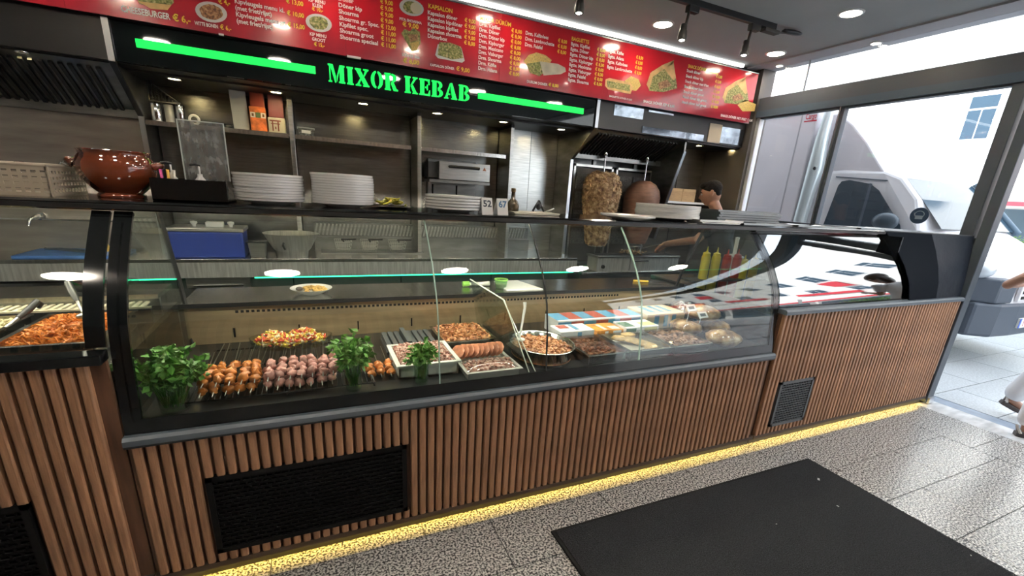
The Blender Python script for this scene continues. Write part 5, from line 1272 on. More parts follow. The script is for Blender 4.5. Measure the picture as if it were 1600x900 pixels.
m_ = bed(.62, .87, 1.795, 1.92, ZD + .02, .03, 14, 10, .12); scatter(m_, .625, .865, 1.8, 1.915, ZD + .03, .02, 160, .010, .12).build('minced_meat', MINC, t, kind='stuff')
bed(.612, .878, 1.788, 1.928, ZD + .042, .024, 8, 6, .3).build('film', FILM, t)
# stew pan with white ladle
t = thing('stew_pan', 'large rounded pan of orange stewed meat in the middle of the display', 'food pan', (1.09, 2.0, ZD))
cx, cy = 1.09, 1.985
MB().lathe([(.15, 0), (.155, .003), (.172, .085), (.178, .088), (.174, .09), (.166, .085), (.15, .008), (0, .006)], (cx, cy, ZD), 40, sx=.98, sy=1.15).build('pan', STEELP, t)
m_ = MB().lathe([(0, .066), (.10, .064), (.158, .056), (.16, .02), (0, .02)], (cx, cy, ZD), 36, sx=.98, sy=1.15)
for k in range(420):
    a_ = random.uniform(0, 2 * PI); q = math.sqrt(random.random()) * .145; m_.blob((cx + q * math.cos(a_), cy + q * 1.15 * math.sin(a_), ZD + .062 + random.uniform(0, .012)), (.013, .008, .007), 6, 4, .2, (random.uniform(-.5, .5), random.uniform(-.5, .5), random.uniform(0, 3)))
m_.build('stew', MAR, t, kind='stuff')
a, b = aty(813, 528, 2.08), aty(820, 472, 2.16)
t = thing('plastic_ladle', 'white plastic spoon standing in the stew pan', 'spoon', (a.x, 2.1, ZD + .08))
MB().tube([(a.x - .005, 2.07, ZD + .06), (a.x, 2.09, a.z), (b.x - .002, 2.15, b.z - .03), (b.x, 2.16, b.z)], [.010, .006, .008, .010], 8).build('handle', PLASTW, t)
MB().blob((a.x - .005, 2.07, ZD + .078), (.03, .022, .010), 12, 6).build('bowl', PLASTW, t)
# glass divider plates leaning beside the stew pan
for i, (x, le) in enumerate(((.93, .06), (.965, .10))):
    t = thing('glass_divider', ('left' if i == 0 else 'right') + ' upright glass divider plate beside the stew pan', 'divider', (x, 2.1, ZD), 'glass dividers')
    z1 = 1.02; m_ = MB(); vs = [(x, 1.80, ZD), (x, 2.56, ZD), (x - le, 2.56, z1), (x - le, 2.02, z1)]
    m_.add(vs + [(v[0] + .005, v[1], v[2]) for v in vs], [(0, 1, 2, 3), (7, 6, 5, 4), (0, 3, 7, 4), (3, 2, 6, 7), (2, 1, 5, 6), (1, 0, 4, 5)]); m_.build('plate', GLASS, t)
    MB().tube([(x + .0025, 1.80, ZD + .003), (x - le + .0025, 2.02, z1), (x - le + .0025, 2.56, z1)], .0028, 5).build('bright_edge', M('polished glass edge', (.72, .78, .68), .12), t)
# steel trays at the right part
foods = [('pasta_pan', 'steel tray with dark glazed vegetables right of the stew pan', 1.28, 1.52, M('glazed vegetables', (.26, .10, .05), .3, noise=(30, .8, (1, 1, 1)), coat=.3), .012),
         ('schnitzel_pan', 'steel tray with flat golden breaded cutlets', 1.55, 1.84, M('breaded cutlet', (.52, .35, .14), .5, noise=(50, .3, (1, 1, 1))), .03),
         ('burger_pan', 'steel tray with browned meat pieces near the right end', 1.87, 2.14, M('browned meat', (.36, .20, .12), .45, noise=(30, .5, (1, 1, 1))), .02)]
for nm, lab, x0, x1, mt, sz in foods:
    t = thing(nm, lab, 'food tray', ((x0 + x1) / 2, 1.94, ZD)); pan(t, x0, x1, 1.80, 2.10, ZD, ZD + .055)
    m_ = bed(x0 + .006, x1 - .006, 1.806, 2.094, ZD + .015, .015)
    if nm == 'schnitzel_pan':
        m_.build('base_layer', M('tray paper', (.45, .42, .34), .6), t)
        for k in range(7): MB().blob((x0 + .06 + .17 * random.random(), 1.86 + .03 * k, ZD + .036 + .004 * k), (.05, .033, .009), 12, 6, .10, (.25, .0, random.uniform(-.5, .5))).build('breaded_cutlet', mt, t)
    else: scatter(m_, x0 + .012, x1 - .012, 1.815, 2.085, ZD + .022, .022, 130, sz * 1.1, .15).build('filling', mt, t, kind='stuff')
    bed(x0, x1, 1.798, 2.1, ZD + .06, .006, 6, 6, .3).build('film', FILM, t)
# printed packs lying on the trays behind
def paper_pack(nm, lab, x0, x1, y0, y1, z, h, base, patches, tilt=0):
    t = thing(nm, lab, 'food package', ((x0 + x1) / 2, (y0 + y1) / 2, z), 'packages in the display')
    MB().box((x0, y0, z), (x1, y1, z + h)).build('pack', base, t, .004)
    for (u0, u1, v0, v1, mt) in patches:
        MB().box((x0 + (x1 - x0) * u0, y0 + (y1 - y0) * v0, z + h), (x0 + (x1 - x0) * u1, y0 + (y1 - y0) * v1, z + h + .0012)).build('printed_patch', mt, t)
        if v0 < .3: MB().box((x0 + (x1 - x0) * u0, y0 - .0012, z + h * .15), (x0 + (x1 - x0) * u1, y0, z + h * .9)).build('printed_patch', mt, t)
CB, CR, CW, CC = M('print blue', (.10, .30, .48), .4), M('print brick red', (.36, .08, .06), .4), M('print white', (.74, .76, .78), .4), M('print cream', (.66, .56, .38), .4)
paper_pack('checked_pack', 'long box with red and blue checks lying behind the trays', 1.36, 2.02, 2.28, 2.46, ZD, .10, CW, [(k / 7, (k + 1) / 7, .1, .95, (CB, CR)[k % 2]) for k in range(7)])
paper_pack('cream_pack', 'cream box with blue streaks at the back right corner', 2.04, 2.38, 2.26, 2.48, ZD, .11, CC, [(.2, .32, .2, .9, CB), (.45, .55, .2, .9, CB), (.66, .76, .2, .9, CB)])
paper_pack('white_pack', 'white pack with a small red mark beside the stew pan', 1.285, 1.52, 2.115, 2.255, ZD, .085, CW, [(.12, .4, .45, .9, CR), (.5, .62, .2, .9, CB), (.7, .95, .1, .5, CW)])
paper_pack('orange_pack', 'orange printed pack behind the golden cutlets', 1.54, 1.74, 2.115, 2.26, ZD, .075, M('print orange', (.72, .30, .06), .4, noise=(14, .5, (1, 1, 1))), [(.3, .42, .1, .8, CW), (.6, .9, .1, .5, CW)])
paper_pack('green_pack', 'white and green pack with a pale round dish print', 1.76, 2.02, 2.115, 2.26, ZD, .08, CW, [(.0, .3, .1, .8, M('print green', (.08, .16, .10), .4)), (.55, .95, .1, .6, M('print yellow green', (.55, .55, .28), .4))])
# bread in clear bags
BRD = M('flat bread crust', (.46, .27, .11), .45, noise=(14, 1, (1, 1, 1)), ramp=[(.34, (.16, .075, .03)), (.5, (.45, .26, .11)), (.68, (.74, .54, .30))], bump=(22, .5))
for i, (x, y, z, rt, lab) in enumerate(((2.25, 2.11, .055, 1.35, 'front brown bread loaf in a clear bag at the right end'), (2.46, 2.08, .055, 1.5, 'rightmost bread loaf in a clear bag against the end glass'), (2.37, 2.10, .150, -.2, 'topmost bread loaf lying on the others at the right end'), (2.33, 1.87, .05, .05, 'bread loaf nearest the glass front at the right end'))):
    t = thing('bread_bag', lab, 'bread', (x, y, ZD), 'bagged bread at the right end')
    MB().blob((x, y, ZD + z), (.13, .092, .053), 20, 12, .06, (0, .1, rt)).build('loaf', BRD, t)
    MB().blob((x, y, ZD + z), (.136, .098, .0545), 16, 10, .07, (0, .1, rt)).build('clear_bag', FILM, t)
SILV = M('silver foil', (.6, .6, .6), .25, 1, bump=(40, 1.))
tag(MB().blob((2.50, 2.40, ZD + .075), (.08, .12, .072), 18, 12, .14).build('foil_parcel', SILV), 'crumpled silver foil parcel in the back right corner', 'foil')
for i, (px, py) in enumerate(((1080, 481), (1098, 492))):
    p = aty(px, py, 2.06 - .05 * i); t = thing('price_card', ('left' if i == 0 else 'right') + ' white price card standing before the bread', 'price card', (p.x, p.y, p.z - .02), 'price cards')
    MB().cbox((p.x, p.y, p.z), (.085, .004, .045), (-.7, 0, .1)).build('card', CW, t); MB().cbox((p.x, p.y - .0026, p.z + .001), (.05, .002, .02), (-.7, 0, .1)).build('print', M('card ink', (.15, .16, .18), .5), t)
    MB().tube([(p.x, p.y + .01, p.z - .02), (p.x, p.y + .02, ZD + .06)], .0025, 5).build('pick', PLASTW, t)
# things on the rear ledge z .918
ZL = .9185
p = aty(487, 455, 2.76)
t = thing('food_plate', 'white plate of fried snacks on the ledge behind the glass', 'plate', (p.x, 2.74, ZL))
plate_mesh(.112, .036).data('x')
mm = MB().lathe([(.05, 0), (.055, .003), (.108, .034), (.112, .037), (.108, .037), (.055, .008), (0, .007)], (p.x, 2.74, ZL), 36); mm.build('plate', WHITE, t)
m_ = MB()
for k in range(70):
    a_ = random.uniform(0, 2 * PI); q = math.sqrt(random.random()) * .075; m_.blob((p.x + .008 + q * math.cos(a_), 2.74 + q * math.sin(a_), ZL + .02 + .02 * (1 - q / .08) + random.uniform(0, .008)), (.012, .008, .007), 6, 4, .2, (random.uniform(-1, 1), 0, random.uniform(0, 3)))
m_.build('snacks', M('golden snacks', (.68, .42, .12), .45, noise=(30, .4, (1, 1, 1))), t, kind='stuff')
MB().blob((p.x - .062, 2.72, ZL + .036), (.02, .016, .012), 10, 6).build('dark_dip', M('dark dip', (.05, .04, .035), .4), t)
p = aty(745, 444, 2.80)
t = thing('label_gun', 'green and white hand tool lying on the rear ledge', 'tool', (p.x, 2.8, ZL))
MB().tube([(p.x - .10, 2.80, ZL + .020), (p.x - .055, 2.80, ZL + .022)], [.018, .017], 10).build('green_grip', M('lime plastic', (.28, .62, .10), .4), t)
MB().tube([(p.x - .055, 2.80, ZL + .02), (p.x + .02, 2.80, ZL + .018), (p.x + .09, 2.80, ZL + .02)], [.009, .011, .016], 10).build('shaft', PLASTW, t)
p = aty(773, 444, 2.76)
t = thing('green_cup', 'green rimmed plastic cup with brown sauce on the ledge', 'cup', (p.x + .03, 2.72, ZL))
MB().lathe([(.032, 0), (.036, .004), (.044, .06), (.041, .06), (.034, .008), (0, .006)], (p.x + .03, 2.72, ZL), 22).build('cup', glass('green tint cup', (.55, .85, .5), boost=2, haze=.3), t)
MB().lathe([(.033, .007), (.037, .032), (0, .034)], (p.x + .03, 2.72, ZL), 18).build('sauce', M('brown sauce', (.3, .16, .06), .3), t)
MB().tube([(p.x + .03 + .044 * math.cos(2 * PI * k / 18), 2.72 + .044 * math.sin(2 * PI * k / 18), ZL + .062) for k in range(18)], .005, 6, True).build('rim', M('lime plastic', (.28, .62, .10), .4), t)
tag(MB().ext([(1.145, 2.62), (1.42, 2.62), (1.36, 2.92), (1.17, 2.92)], 'z', ZL, ZL + .012).build('white_cutting_board', PLASTW, bevel=.004), 'white cutting board on the ledge behind the stew pan', 'cutting board')
p = aty(1000, 437, 2.78)
t = thing('yellow_knife', 'knife with a yellow handle lying on the rear ledge', 'knife', (p.x, 2.78, ZL))
MB().tube([(p.x - .05, 2.80, ZL + .010), (p.x + .06, 2.75, ZL + .010)], .009, 8).build('handle', M('yellow plastic', (.7, .45, .05), .4), t)
MB().cbox((p.x + .12, 2.722, ZL + .009), (.13, .02, .002), (0, 0, -.42)).build('blade', CHROME, t)
# sauce bottles on a stand behind the right end
ZB = .9185
YELB, REDB = M('mustard yellow plastic', (.66, .52, .03), .35, sss=.05), M('ketchup red plastic', (.45, .03, .02), .35, sss=.05)
OCH = M('ochre plastic', (.55, .36, .05), .35)
st_ = tag(MB().box((2.80, 2.635, .938), (3.66, 2.79, .946)).build('bottle_tray', BLKM, bevel=.002), 'black tray under the squeeze bottles', 'tray')
def squeeze(x, y, mt, lab, h=.20, r=.033):
    t = thing('squeeze_bottle', lab, 'sauce bottle', (x, y, .9465), 'squeeze bottles'); z = .9465
    MB().lathe([(r * .92, 0), (r, .006), (r, h * .86), (r * .93, h * .93), (r * .6, h), (0, h)], (x, y, z), 22).build('body', mt, t)
    MB().lathe([(r * .82, h * .955), (r * .82, h * 1.06), (r * .4, h * 1.09), (.007, h * 1.12), (.003, h * 1.32), (0, h * 1.32)], (x, y, z), 18).build('nozzle_cap', mt, t)
for px, y, mt, lab, h in ((1100, 2.72, YELB, 'left tall yellow mustard squeeze bottle', .205), (1116, 2.72, YELB, 'right tall yellow mustard squeeze bottle', .20), (1133, 2.74, REDB, 'left red ketchup squeeze bottle behind the end glass', .185),
                         (1149, 2.72, REDB, 'right red ketchup squeeze bottle behind the end glass', .19), (1161, 2.69, YELB, 'short yellow squeeze bottle right of the red ones', .155), (1177, 2.71, OCH, 'ochre squeeze bottle at the right end of the row', .16)):
    squeeze(aty(px, 420, y).x, y, mt, lab, h, .036)
# white pump standing behind the bottles
px2 = aty(1150, 385, 2.88).x
rw = MB().box((2.66, 2.625, .90), (3.7, 2.98, .938)).build('rear_ledge', STEELH, ru); MB().box((2.66, 2.94, 0), (3.7, 2.96, .9)).build('service_front', STEELD, ru)
t = thing('sauce_pump', 'white sauce pump with a round dish base behind the bottles', 'sauce pump', (px2, 2.88, .9385))
MB().lathe([(.06, .0), (.062, .01), (.062, .15), (.085, .16), (.085, .175), (.03, .19), (0, .19)], (px2, 2.88, .9385), 24).build('tub', M('milky plastic', (.6, .63, .6), .35), t)
MB().lathe([(.016, .19), (.016, .33), (.02, .34), (0, .345)], (px2, 2.88, .9385), 14).build('plunger', PLASTW, t)
# ------------------------------------------------------------------ street: box truck
XT = 6.3
VANW = M('van white', (.72, .70, .72), .3, coat=.3); BOXW = M('truck box panel', (.66, .62, .65), .4, noise=(1.5, .05, (1, 1, 1)))
GREYB = M('bumper plastic', (.06, .075, .10), .5); VGL = M('dark car glass', (.03, .045, .06), .06, coat=.5)
tk = thing('box_truck', 'white box truck parked in the street outside the window', 'truck', (7.3, 5.0, 0))
def ins(y, z): return max(0, (z - 1.35)) * .20 + (max(0, 2.75 - y) ** 1.5) * .55
P_ = [(4.28, .42), (4.28, 2.07), (3.9, 2.085), (3.42, 2.06), (3.22, 1.985), (2.98, 1.75), (2.68, 1.42), (2.45, 1.30), (2.26, 1.18), (2.14, 1.05), (2.08, .9), (2.05, .7), (2.06, .5), (2.12, .36), (2.5, .34), (2.6, .36), (3.3, .36)]
n = len(P_); cols = (0, .04, .12, .3, .5, .7, .88, .96, 1); vs = []
for y, z in P_:
    i_ = ins(y, z)
    for c in cols:
        e = abs(c - .5) * 2; yy = y + (.16 * max(0, e - .72) / .28 if y < 2.7 else 0); vs.append((XT + i_ + (2.0 - 2 * i_) * c, yy, z))
nc = len(cols); fc = [(i * nc + k, i * nc + k + 1, ((i + 1) % n) * nc + k + 1, ((i + 1) % n) * nc + k) for i in range(n) for k in range(nc - 1)]
fc += [tuple(i * nc for i in range(n)), tuple(i * nc + nc - 1 for i in range(n))[::-1]]
MB().add(vs, fc, False).build('cab', VANW, tk, .03)
def sideq(pts, nm, mt, off=.006, th=.01):
    m_ = MB(); q = [atx(a, b, XT + .08) for a, b in pts]; v0 = [(XT + ins(p.y, p.z) - off, p.y, p.z) for p in q]; k_ = len(q)
    m_.add(v0 + [(a + th, b, c) for a, b, c in v0], [tuple(range(k_)), tuple(range(k_, 2 * k_))[::-1]] + [(i, (i + 1) % k_, k_ + (i + 1) % k_, k_ + i) for i in range(k_)]); return m_.build(nm, mt, tk)
sideq([(1308, 290), (1313, 283), (1325, 281), (1358, 287), (1372, 297), (1411, 352), (1413, 362), (1292, 352)], 'door_window', VGL)
sideq([(1357, 286), (1361, 287), (1349, 358), (1345, 357)], 'window_divider', GREYB, .010)
sideq([(1303, 275), (1385, 281), (1382, 282.5), (1303, 276.5)], 'gutter_line', GREYB, .008)
m_ = MB(); k_ = [(3.24, 1.975), (2.99, 1.735), (2.70, 1.425)]; vs = []
for y, z in k_:
    i_ = ins(y, z) + .09; e0 = .13 if y < 2.7 else 0
    for c in (0, .15, .5, .85, 1): vs.append((XT + i_ + (2.0 - 2 * i_) * c, y - .016 + (e0 * .4 if c in (0, 1) else 0), z + .014))
m_.add(vs, [(r * 5 + c, r * 5 + c + 1, (r + 1) * 5 + c + 1, (r + 1) * 5 + c) for r in range(2) for c in range(4)]).build('windscreen', M('windscreen', (.03, .06, .09), .08), tk)
for s in (0, 1):
    x = XT + .10 + s * 1.66; MB().blob((x + .07, 2.27, 1.06), (.13, .12, .09), 14, 8).build('headlight', M('headlight', (.5, .55, .6), .1, coat=.8), tk)
MB().ext([(XT + .14, 2.20), (XT + .35, 2.06), (XT + .7, 2.03), (8.3 - .7, 2.03), (8.3 - .35, 2.06), (8.3 - .14, 2.20), (8.3 - .14, 2.32), (XT + .14, 2.32)], 'z', .345, .72).build('bumper', GREYB, tk, .03)
MB().ext([(XT + .10, 2.30), (XT + .28, 2.09), (XT + .55, 2.06), (XT + .55, 2.3)], 'z', .72, .98).build('bumper_corner', GREYB, tk, .02)
MB().box((XT + .60, 2.035, .74), (7.7, 2.07, 1.02)).build('grille_surround', VANW, tk, .01)
for k in range(4): MB().box((XT + .64, 2.028, .77 + k * .06), (7.66, 2.036, .80 + k * .06)).build('grille_bar', BLKM, tk)
MB().box((7.08, 2.012, .44), (7.52, 2.03, .55)).build('number_plate', PLASTW, tk); MB().box((7.08, 2.010, .44), (7.12, 2.012, .55)).build('plate_band', M('plate blue', (.05, .12, .5), .4), tk)
p_ = MB(); put_text(p_, '1', 7.16, 2.0105, .495, .10, 1, .02); p_.build('plate_digit', M('plate red', (.5, .05, .06), .4), tk)
for y in (2.95, 6.9):
    w_ = MB().lathe([(.0, -.0), (.2, -.0), (.22, .02), (.34, .02), (.36, .05), (.36, .2), (.34, .23), (0, .23)], (XT + .04, y, .36), 32, 'x').build('wheel', BLKM, tk)
    MB().lathe([(0, -.012), (.19, -.012), (.2, .0), (0, .0)], (XT + .04, y, .36), 24, 'x').build('hub_cap', ALU, w_)
MB().tube([(8.14, 3.22, 2.0), (8.16, 2.95, 1.72), (8.20, 2.66, 1.41)], .045, 8).build('far_pillar', M('pillar blue grey', (.08, .14, .2), .5), tk)  # far windscreen pillar in dark blue-grey
MB().tube([(6.75, 2.60, 1.40), (7.3, 2.72, 1.50)], .012, 6).build('wiper', BLKM, tk)
q = atx(1383, 346, XT - .12)
MB().blob((XT - .12, q.y, q.z), (.07, .14, .10), 14, 10).build('side_mirror', M('mirror housing', (.05, .07, .09), .4), tk)
MB().tube([(XT - .1, q.y + .05, q.z - .06), (XT + .06, q.y + .08, q.z - .10)], .03, 8).build('mirror_arm', BLKM, tk)
bx = MB().box((XT - .05, 4.32, .85), (XT + 2.1, 8.8, 2.83)).build('cargo_box', BOXW, tk, .02)
MB().box((XT - .056, 4.55, 2.78), (XT - .05, 8.8, 2.81)).build('box_rail', ALU, bx)
MB().box((XT - .055, 4.52, .9), (XT - .05, 4.535, 2.8)).build('panel_seam', M('panel seam', (.42, .40, .43), .5), bx)
FAIR = M('silver fairing', (.55, .60, .60), .3, .4)
cf = MB()
pts = [atx(a_, b_, XT - .03) for a_, b_ in ((1296, 172), (1284, 215), (1274, 262), (1262, 300), (1249, 345), (1236, 395))]
cf.tube([(XT - .02, p.y, p.z) for p in pts], [.05, .075, .10, .085, .08, .08], 14).build('corner_fairing', FAIR, tk)
p = atx(1272, 263, XT - .13); MB().lathe([(.022, 0), (.018, -.01), (0, -.01)], (XT - .118, p.y, p.z), 12, 'x').build('fairing_bolt', BLKM, tk)
dfp = [atx(a_, b_, XT + .25) for a_, b_ in ((1318, 178), (1340, 196), (1362, 224), (1378, 252), (1388, 276))]
pr_ = [(4.3, dfp[0].z)] + [(p.y, p.z) for p in dfp[:-1]] + [(dfp[-1].y, 2.05), (4.3, 2.05)]
MB().ext(pr_, 'x', XT + .16, XT + 1.85).build('wind_deflector', BOXW, tk, .02)
cg = MB(); p = atx(1259, 183, XT - .052); vs, fs_, wd = text_geo('Cargo', .10, .015)
cg.add([(XT - .053, p.y - v[0] * .62, p.z - .03 + v[2]) for v in vs], fs_)
RED = M('cargo red', (.55, .03, .05), .4); cg.build('cargo_lettering', RED, bx)
MB().box((XT - .053, p.y - wd * .66, p.z - .065), (XT - .051, p.y + .01, p.z - .048)).build('cargo_underline', RED, bx)
# round blue pictogram on the window pane
p = atx(1436, 337, 4.826); rr = (atx(1420, 337, 4.826) - p).length * .92
t = thing('window_sticker', 'round blue pictogram sticker on the window pane', 'sticker', (4.826, p.y, p.z))
MB().lathe([(0, 0), (rr, 0), (rr, -.0015), (0, -.0015)], (4.829, p.y, p.z), 36, 'x').build('disc', M('sticker blue', (.03, .06, .12), .4), t)
wl = M('sticker pale', (.35, .42, .5), .4)
MB().tube([(4.8265, p.y + rr * .5 * math.cos(a_), p.z + rr * .15 + rr * .42 * math.sin(a_)) for a_ in [PI * k / 10 for k in range(-2, 13)]], .003, 5).build('head_outline', wl, t)
MB().box((4.8262, p.y - rr * .42, p.z - rr * .42), (4.827, p.y + rr * .38, p.z + rr * .02)).build('face_mask', wl, t)
for zz in (-.02, -.14): MB().tube([(4.8265, p.y + rr * .38, p.z + rr * zz), (4.8265, p.y + rr * .6, p.z + rr * (zz + .35))], .002, 4).build('strap_line', wl, t)

# ------------------------------------------------------------------ across the street
fa = thing('building', 'pale sunlit building with paired windows across the street', 'building', (22, 0, 0))
MB().box((22, -32, 0), (24, 40, 13)).build('facade', M('pale stucco', (.8, .78, .74), .8), fa)
WBL = M('far window glass', (.05, .085, .12), .5, spec=.2); WFR = M('far window frame', (.7, .72, .75), .6)
for k in range(16):
    y = -24 + k * 2.05 + 2.45
    for z0, z1 in ((4.35, 5.75), (8.2, 9.8)):
        f0 = MB().box((21.94, y - .45, z0 - .06), (22, y + .45, z1 + .06)).build('window', WFR, fa)
        MB().box((21.93, y - .38, z0), (21.94, y - .02, z1 - .45)).build('pane', WBL, f0); MB().box((21.93, y + .02, z0), (21.94, y + .38, z1 - .45)).build('pane', WBL, f0)
        MB().box((21.93, y - .38, z1 - .38), (21.94, y + .38, z1)).build('pane', WBL, f0)
MB().box((21.9, -32, 3.2), (22, 40, 3.35)).build('cornice', M('cornice', (.7, .68, .66), .7), fa)
REDA = M('awning red', (.62, .04, .06), .6); SHOP = M('shop glass', (.08, .12, .15), .15)
for k in range(12):
    y = -30 + k * 5.0
    s = MB().box((21.95, y + .3, .15), (22, y + 4.7, 2.0)).build('shop_window', SHOP, fa)
    MB().box((20.9, y + .1, 2.12), (21.98, y + 4.9, 2.62)).build('awning', M('awning white', (.78, .76, .74), .7), fa)
    MB().box((20.86, y + .1, 2.08), (20.9, y + 4.9, 2.22)).build('awning_band', REDA, fa)
for k, (y, w_, z0) in enumerate(((-5.2, 2.2, 3.45), (-9.0, 2.8, 3.5), (-13.5, 2.4, 3.45), (-18, 3.0, 3.5), (-7.2, .9, 6.2), (-15.6, .9, 6.2))):
    MB().box((21.7, y - w_ / 2, z0), (21.98, y + w_ / 2, z0 + (.75 if k < 4 else 1.6))).build('shop_sign', REDA, fa)
# hedge
hd = thing('hedge', 'clipped green hedge across the street behind the truck', 'hedge', (10.9, 1.5, 0))
MB().box((10.65, -2.4, 0), (11.15, 4.4, 1.2)).build('core', M('hedge shade', (.03, .06, .015), .9), hd)
lf = MB(); rng = random.Random(3)
for _ in range(7000):
    s = rng.random(); c = Vector((10.6 + rng.uniform(-.03, .05), rng.uniform(-2.45, 4.45), rng.uniform(.05, 1.28))) if s < .6 else Vector((rng.uniform(10.6, 11.2), rng.uniform(-2.45, 4.45), 1.22 + rng.uniform(0, .10)))
    d = Vector((rng.uniform(-1, 1), rng.uniform(-1, 1), rng.uniform(-1, 1))).normalized(); e = d.orthogonal().normalized(); L_ = rng.uniform(.04, .07)
    lf.add([c, c + d * L_ * .5 + e * L_ * .3, c + d * L_, c + d * L_ * .5 - e * L_ * .3], [(0, 1, 2, 3)])
lf.build('leaves', M('hedge leaf', (.10, .20, .04), .6, noise=(5, .5, (1, 1, 1))), hd, kind='stuff')

# ------------------------------------------------------------------ passer-by at the door, mostly outside the frame
f_ = Vector((.55, -.83, 0)).normalized(); r_ = Vector((f_.y, -f_.x, 0)); base = Vector((5.18, 1.29, 0))
pb = thing('person', 'passer-by in white trousers and platform sandals walking past the door', 'person', base)
pel = base + U * .93; che = base + f_ * .03 + U * 1.22; shd = base + f_ * .04 + U * 1.38; hc2 = base + f_ * .09 + U * 1.60
fr, re = atz(1590, 676, .05), atz(1572, 628, .10)
fr = Vector((4.86, 1.12, .085)); re = Vector((5.26, 1.36, .16))
body = MB()
loft(body, [(pel - U * .06, .155, .115), (pel + U * .02, .16, .115), (pel + U * .14, .125, .095), (che, .145, .11), (shd - U * .01, .13, .08), (shd + U * .035, .06, .055)], r_, f_)
limb(body, [shd, shd + U * .08 + f_ * .02, hc2 - U * .09], [.05, .047, .05]); head_geo(body, hc2, f_, r_, U)
for sd, an in ((-1, re), (1, fr)):
    hip = pel + r_ * (.085 * sd) - U * .04; kn = hip.lerp(an, .5) + f_ * (.05 if sd == 1 else .11); kn.z = .5
    limb(body, [hip, hip.lerp(kn, .5), kn, kn.lerp(an, .35), an], [.08, .068, .05, .05, .034])
    dn = f_ if sd == 1 else (f_ - U * .45).normalized()
    limb(body, [an - U * .02, an + dn * .07 - U * .035, an + dn * .14 - U * .045], [.033, .03, .022])
    for j in range(5): c = an + dn * (.15 - .006 * j) - U * .052 + r_ * ((j - 2) * .014); limb(body, [c, c + dn * .03], [.009, .008], 8)
    hf = 0
    sh = shd + r_ * (.16 * sd) - U * .01
    if sd == -1: el = atx(1575, 445, 5.25); wr = el + f_ * .15 + U * .02 - r_ * .14
    else: el = sh - U * .26 + f_ * .10; wr = el + f_ * .18 + U * .08
    limb(body, [sh, sh.lerp(el, .5), el, el.lerp(wr, .4), wr], [.05, .043, .037, .035, .024]); hand_geo(body, wr, (wr - el), (r_ * -sd), .4, sd)
SK2 = M('skin tanned', (.34, .18, .12), .5, sss=.05)
put_mesh('body', remesh(body, .0065), SK2, pb)
top = MB(); WCL = M('white cotton', (.74, .75, .78), .8, bump=(12, .3))
loft(top, [(pel - U * .02, .172, .128), (pel + U * .14, .142, .11), (che, .158, .122), (shd - U * .005, .142, .092), (shd + U * .03, .07, .062)], r_, f_)
for sd in (-1, 1):
    sh = shd + r_ * (.16 * sd) - U * .01; el = atx(1575, 445, 5.25) if sd == -1 else sh - U * .26 + f_ * .10
    limb(top, [sh, sh.lerp(el, .6)], [.062, .058])
put_mesh('blouse', remesh(top, .009), WCL, pb)
tr_ = MB(); loft(tr_, [(pel - U * .1, .165, .122), (pel, .17, .125), (pel + U * .05, .165, .12)], r_, f_)
for sd, an in ((-1, re), (1, fr)):
    hip = pel + r_ * (.085 * sd) - U * .04; kn = hip.lerp(an, .5) + f_ * (.05 if sd == 1 else .11); kn.z = .5; cu = kn.lerp(an, .86)
    limb(tr_, [hip, hip.lerp(kn, .5), kn, cu], [.092, .086, .078, .075])
put_mesh('trousers', remesh(tr_, .010), M('white trousers', (.76, .77, .80), .8, bump=(10, .3)), pb)
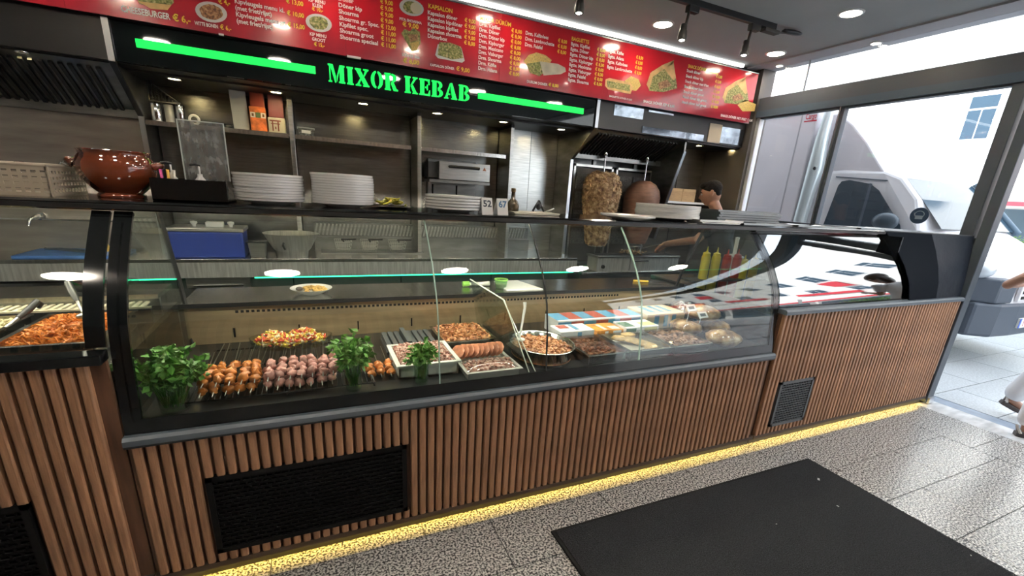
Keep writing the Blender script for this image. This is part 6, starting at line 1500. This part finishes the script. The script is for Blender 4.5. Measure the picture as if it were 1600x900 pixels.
for sd, an in ((-1, re), (1, fr)):
    dn = f_ if sd == 1 else (f_ - U * .45).normalized(); un = r_.cross(dn).normalized()
    if un.z < 0: un = -un
    c0 = an - U * .055
    m_ = MB(); vs = []
    for s, w_ in ((-.05, .03), (-.02, .036), (.05, .034), (.12, .044), (.18, .042), (.205, .02)):
        for t_ in (0, -.035 if s < .1 else -.022): vs += [c0 + dn * s + r_ * w_ + un * t_, c0 + dn * s - r_ * w_ + un * t_]
    fcs = []
    for i in range(5): a_ = i * 4; b_ = a_ + 4; fcs += [(a_, a_ + 1, b_ + 1, b_), (a_ + 2, b_ + 2, b_ + 3, a_ + 3), (a_, b_, b_ + 2, a_ + 2), (a_ + 1, a_ + 3, b_ + 3, b_ + 1)]
    fcs += [(0, 2, 3, 1), (20, 21, 23, 22)]
    sdl = m_.add(vs, fcs).build('sandal', M('dark sandal sole', (.06, .05, .05), .6), pb, .006)
    MB().tube([c0 + dn * .10 + r_ * .043, c0 + dn * .095 + r_ * .02 + un * .042, c0 + dn * .095 - r_ * .02 + un * .042, c0 + dn * .10 - r_ * .043], .012, 8).build('strap', M('pale strap', (.6, .58, .55), .5), sdl)
    MB().tube([c0 - dn * .03 + r_ * .036, c0 - dn * .055 + un * .05, c0 - dn * .03 - r_ * .036], .008, 8).build('heel_strap', M('pale strap', (.6, .58, .55), .5), sdl)
hr_ = MB(); hr_.blob(hc2 + U * .035 - f_ * .02, (.088, .105, .10), 20, 14, .02); hr_.blob(hc2 - f_ * .07 - U * .06, (.075, .05, .13), 18, 12, .03)
put_mesh('hair', remesh(hr_, .008, 3), M('brown hair', (.05, .025, .012), .5), pb); face_bits(pb, hc2, f_, r_, U)

# ------------------------------------------------------------------ door mat
mt_ = thing('door_mat', 'large black rectangular door mat on the granite floor', 'mat', (1.9, .9, 0))
MB().box((.947, .30, 0.0005), (2.857, 1.475, .010)).build('rubber_edge', BLKR, mt_, .003)
MB().box((.965, .318, .010), (2.839, 1.457, .013)).build('pile', M('mat pile', (.022, .023, .026), .95, noise=(220, .7, (1, 1, 1)), bump=(260, 1.), spec=.15), mt_)
LINT = M('paper scrap', (.45, .45, .45), .8)
for k, (px, py, s) in enumerate(((1279, 749, .022), (1309, 791, .012), (1213, 819, .006), (1517, 868, .008))):
    p = atz(px, py, .0135); tag(MB().cbox((p.x, p.y, .0148), (s, s * .5, .0012), (0, 0, .6 + k)).build('lint_scrap', LINT), ('largest', 'roundish', 'tiny', 'rightmost')[k] + ' pale scrap of lint on the door mat', 'scrap', 'scraps on the mat')
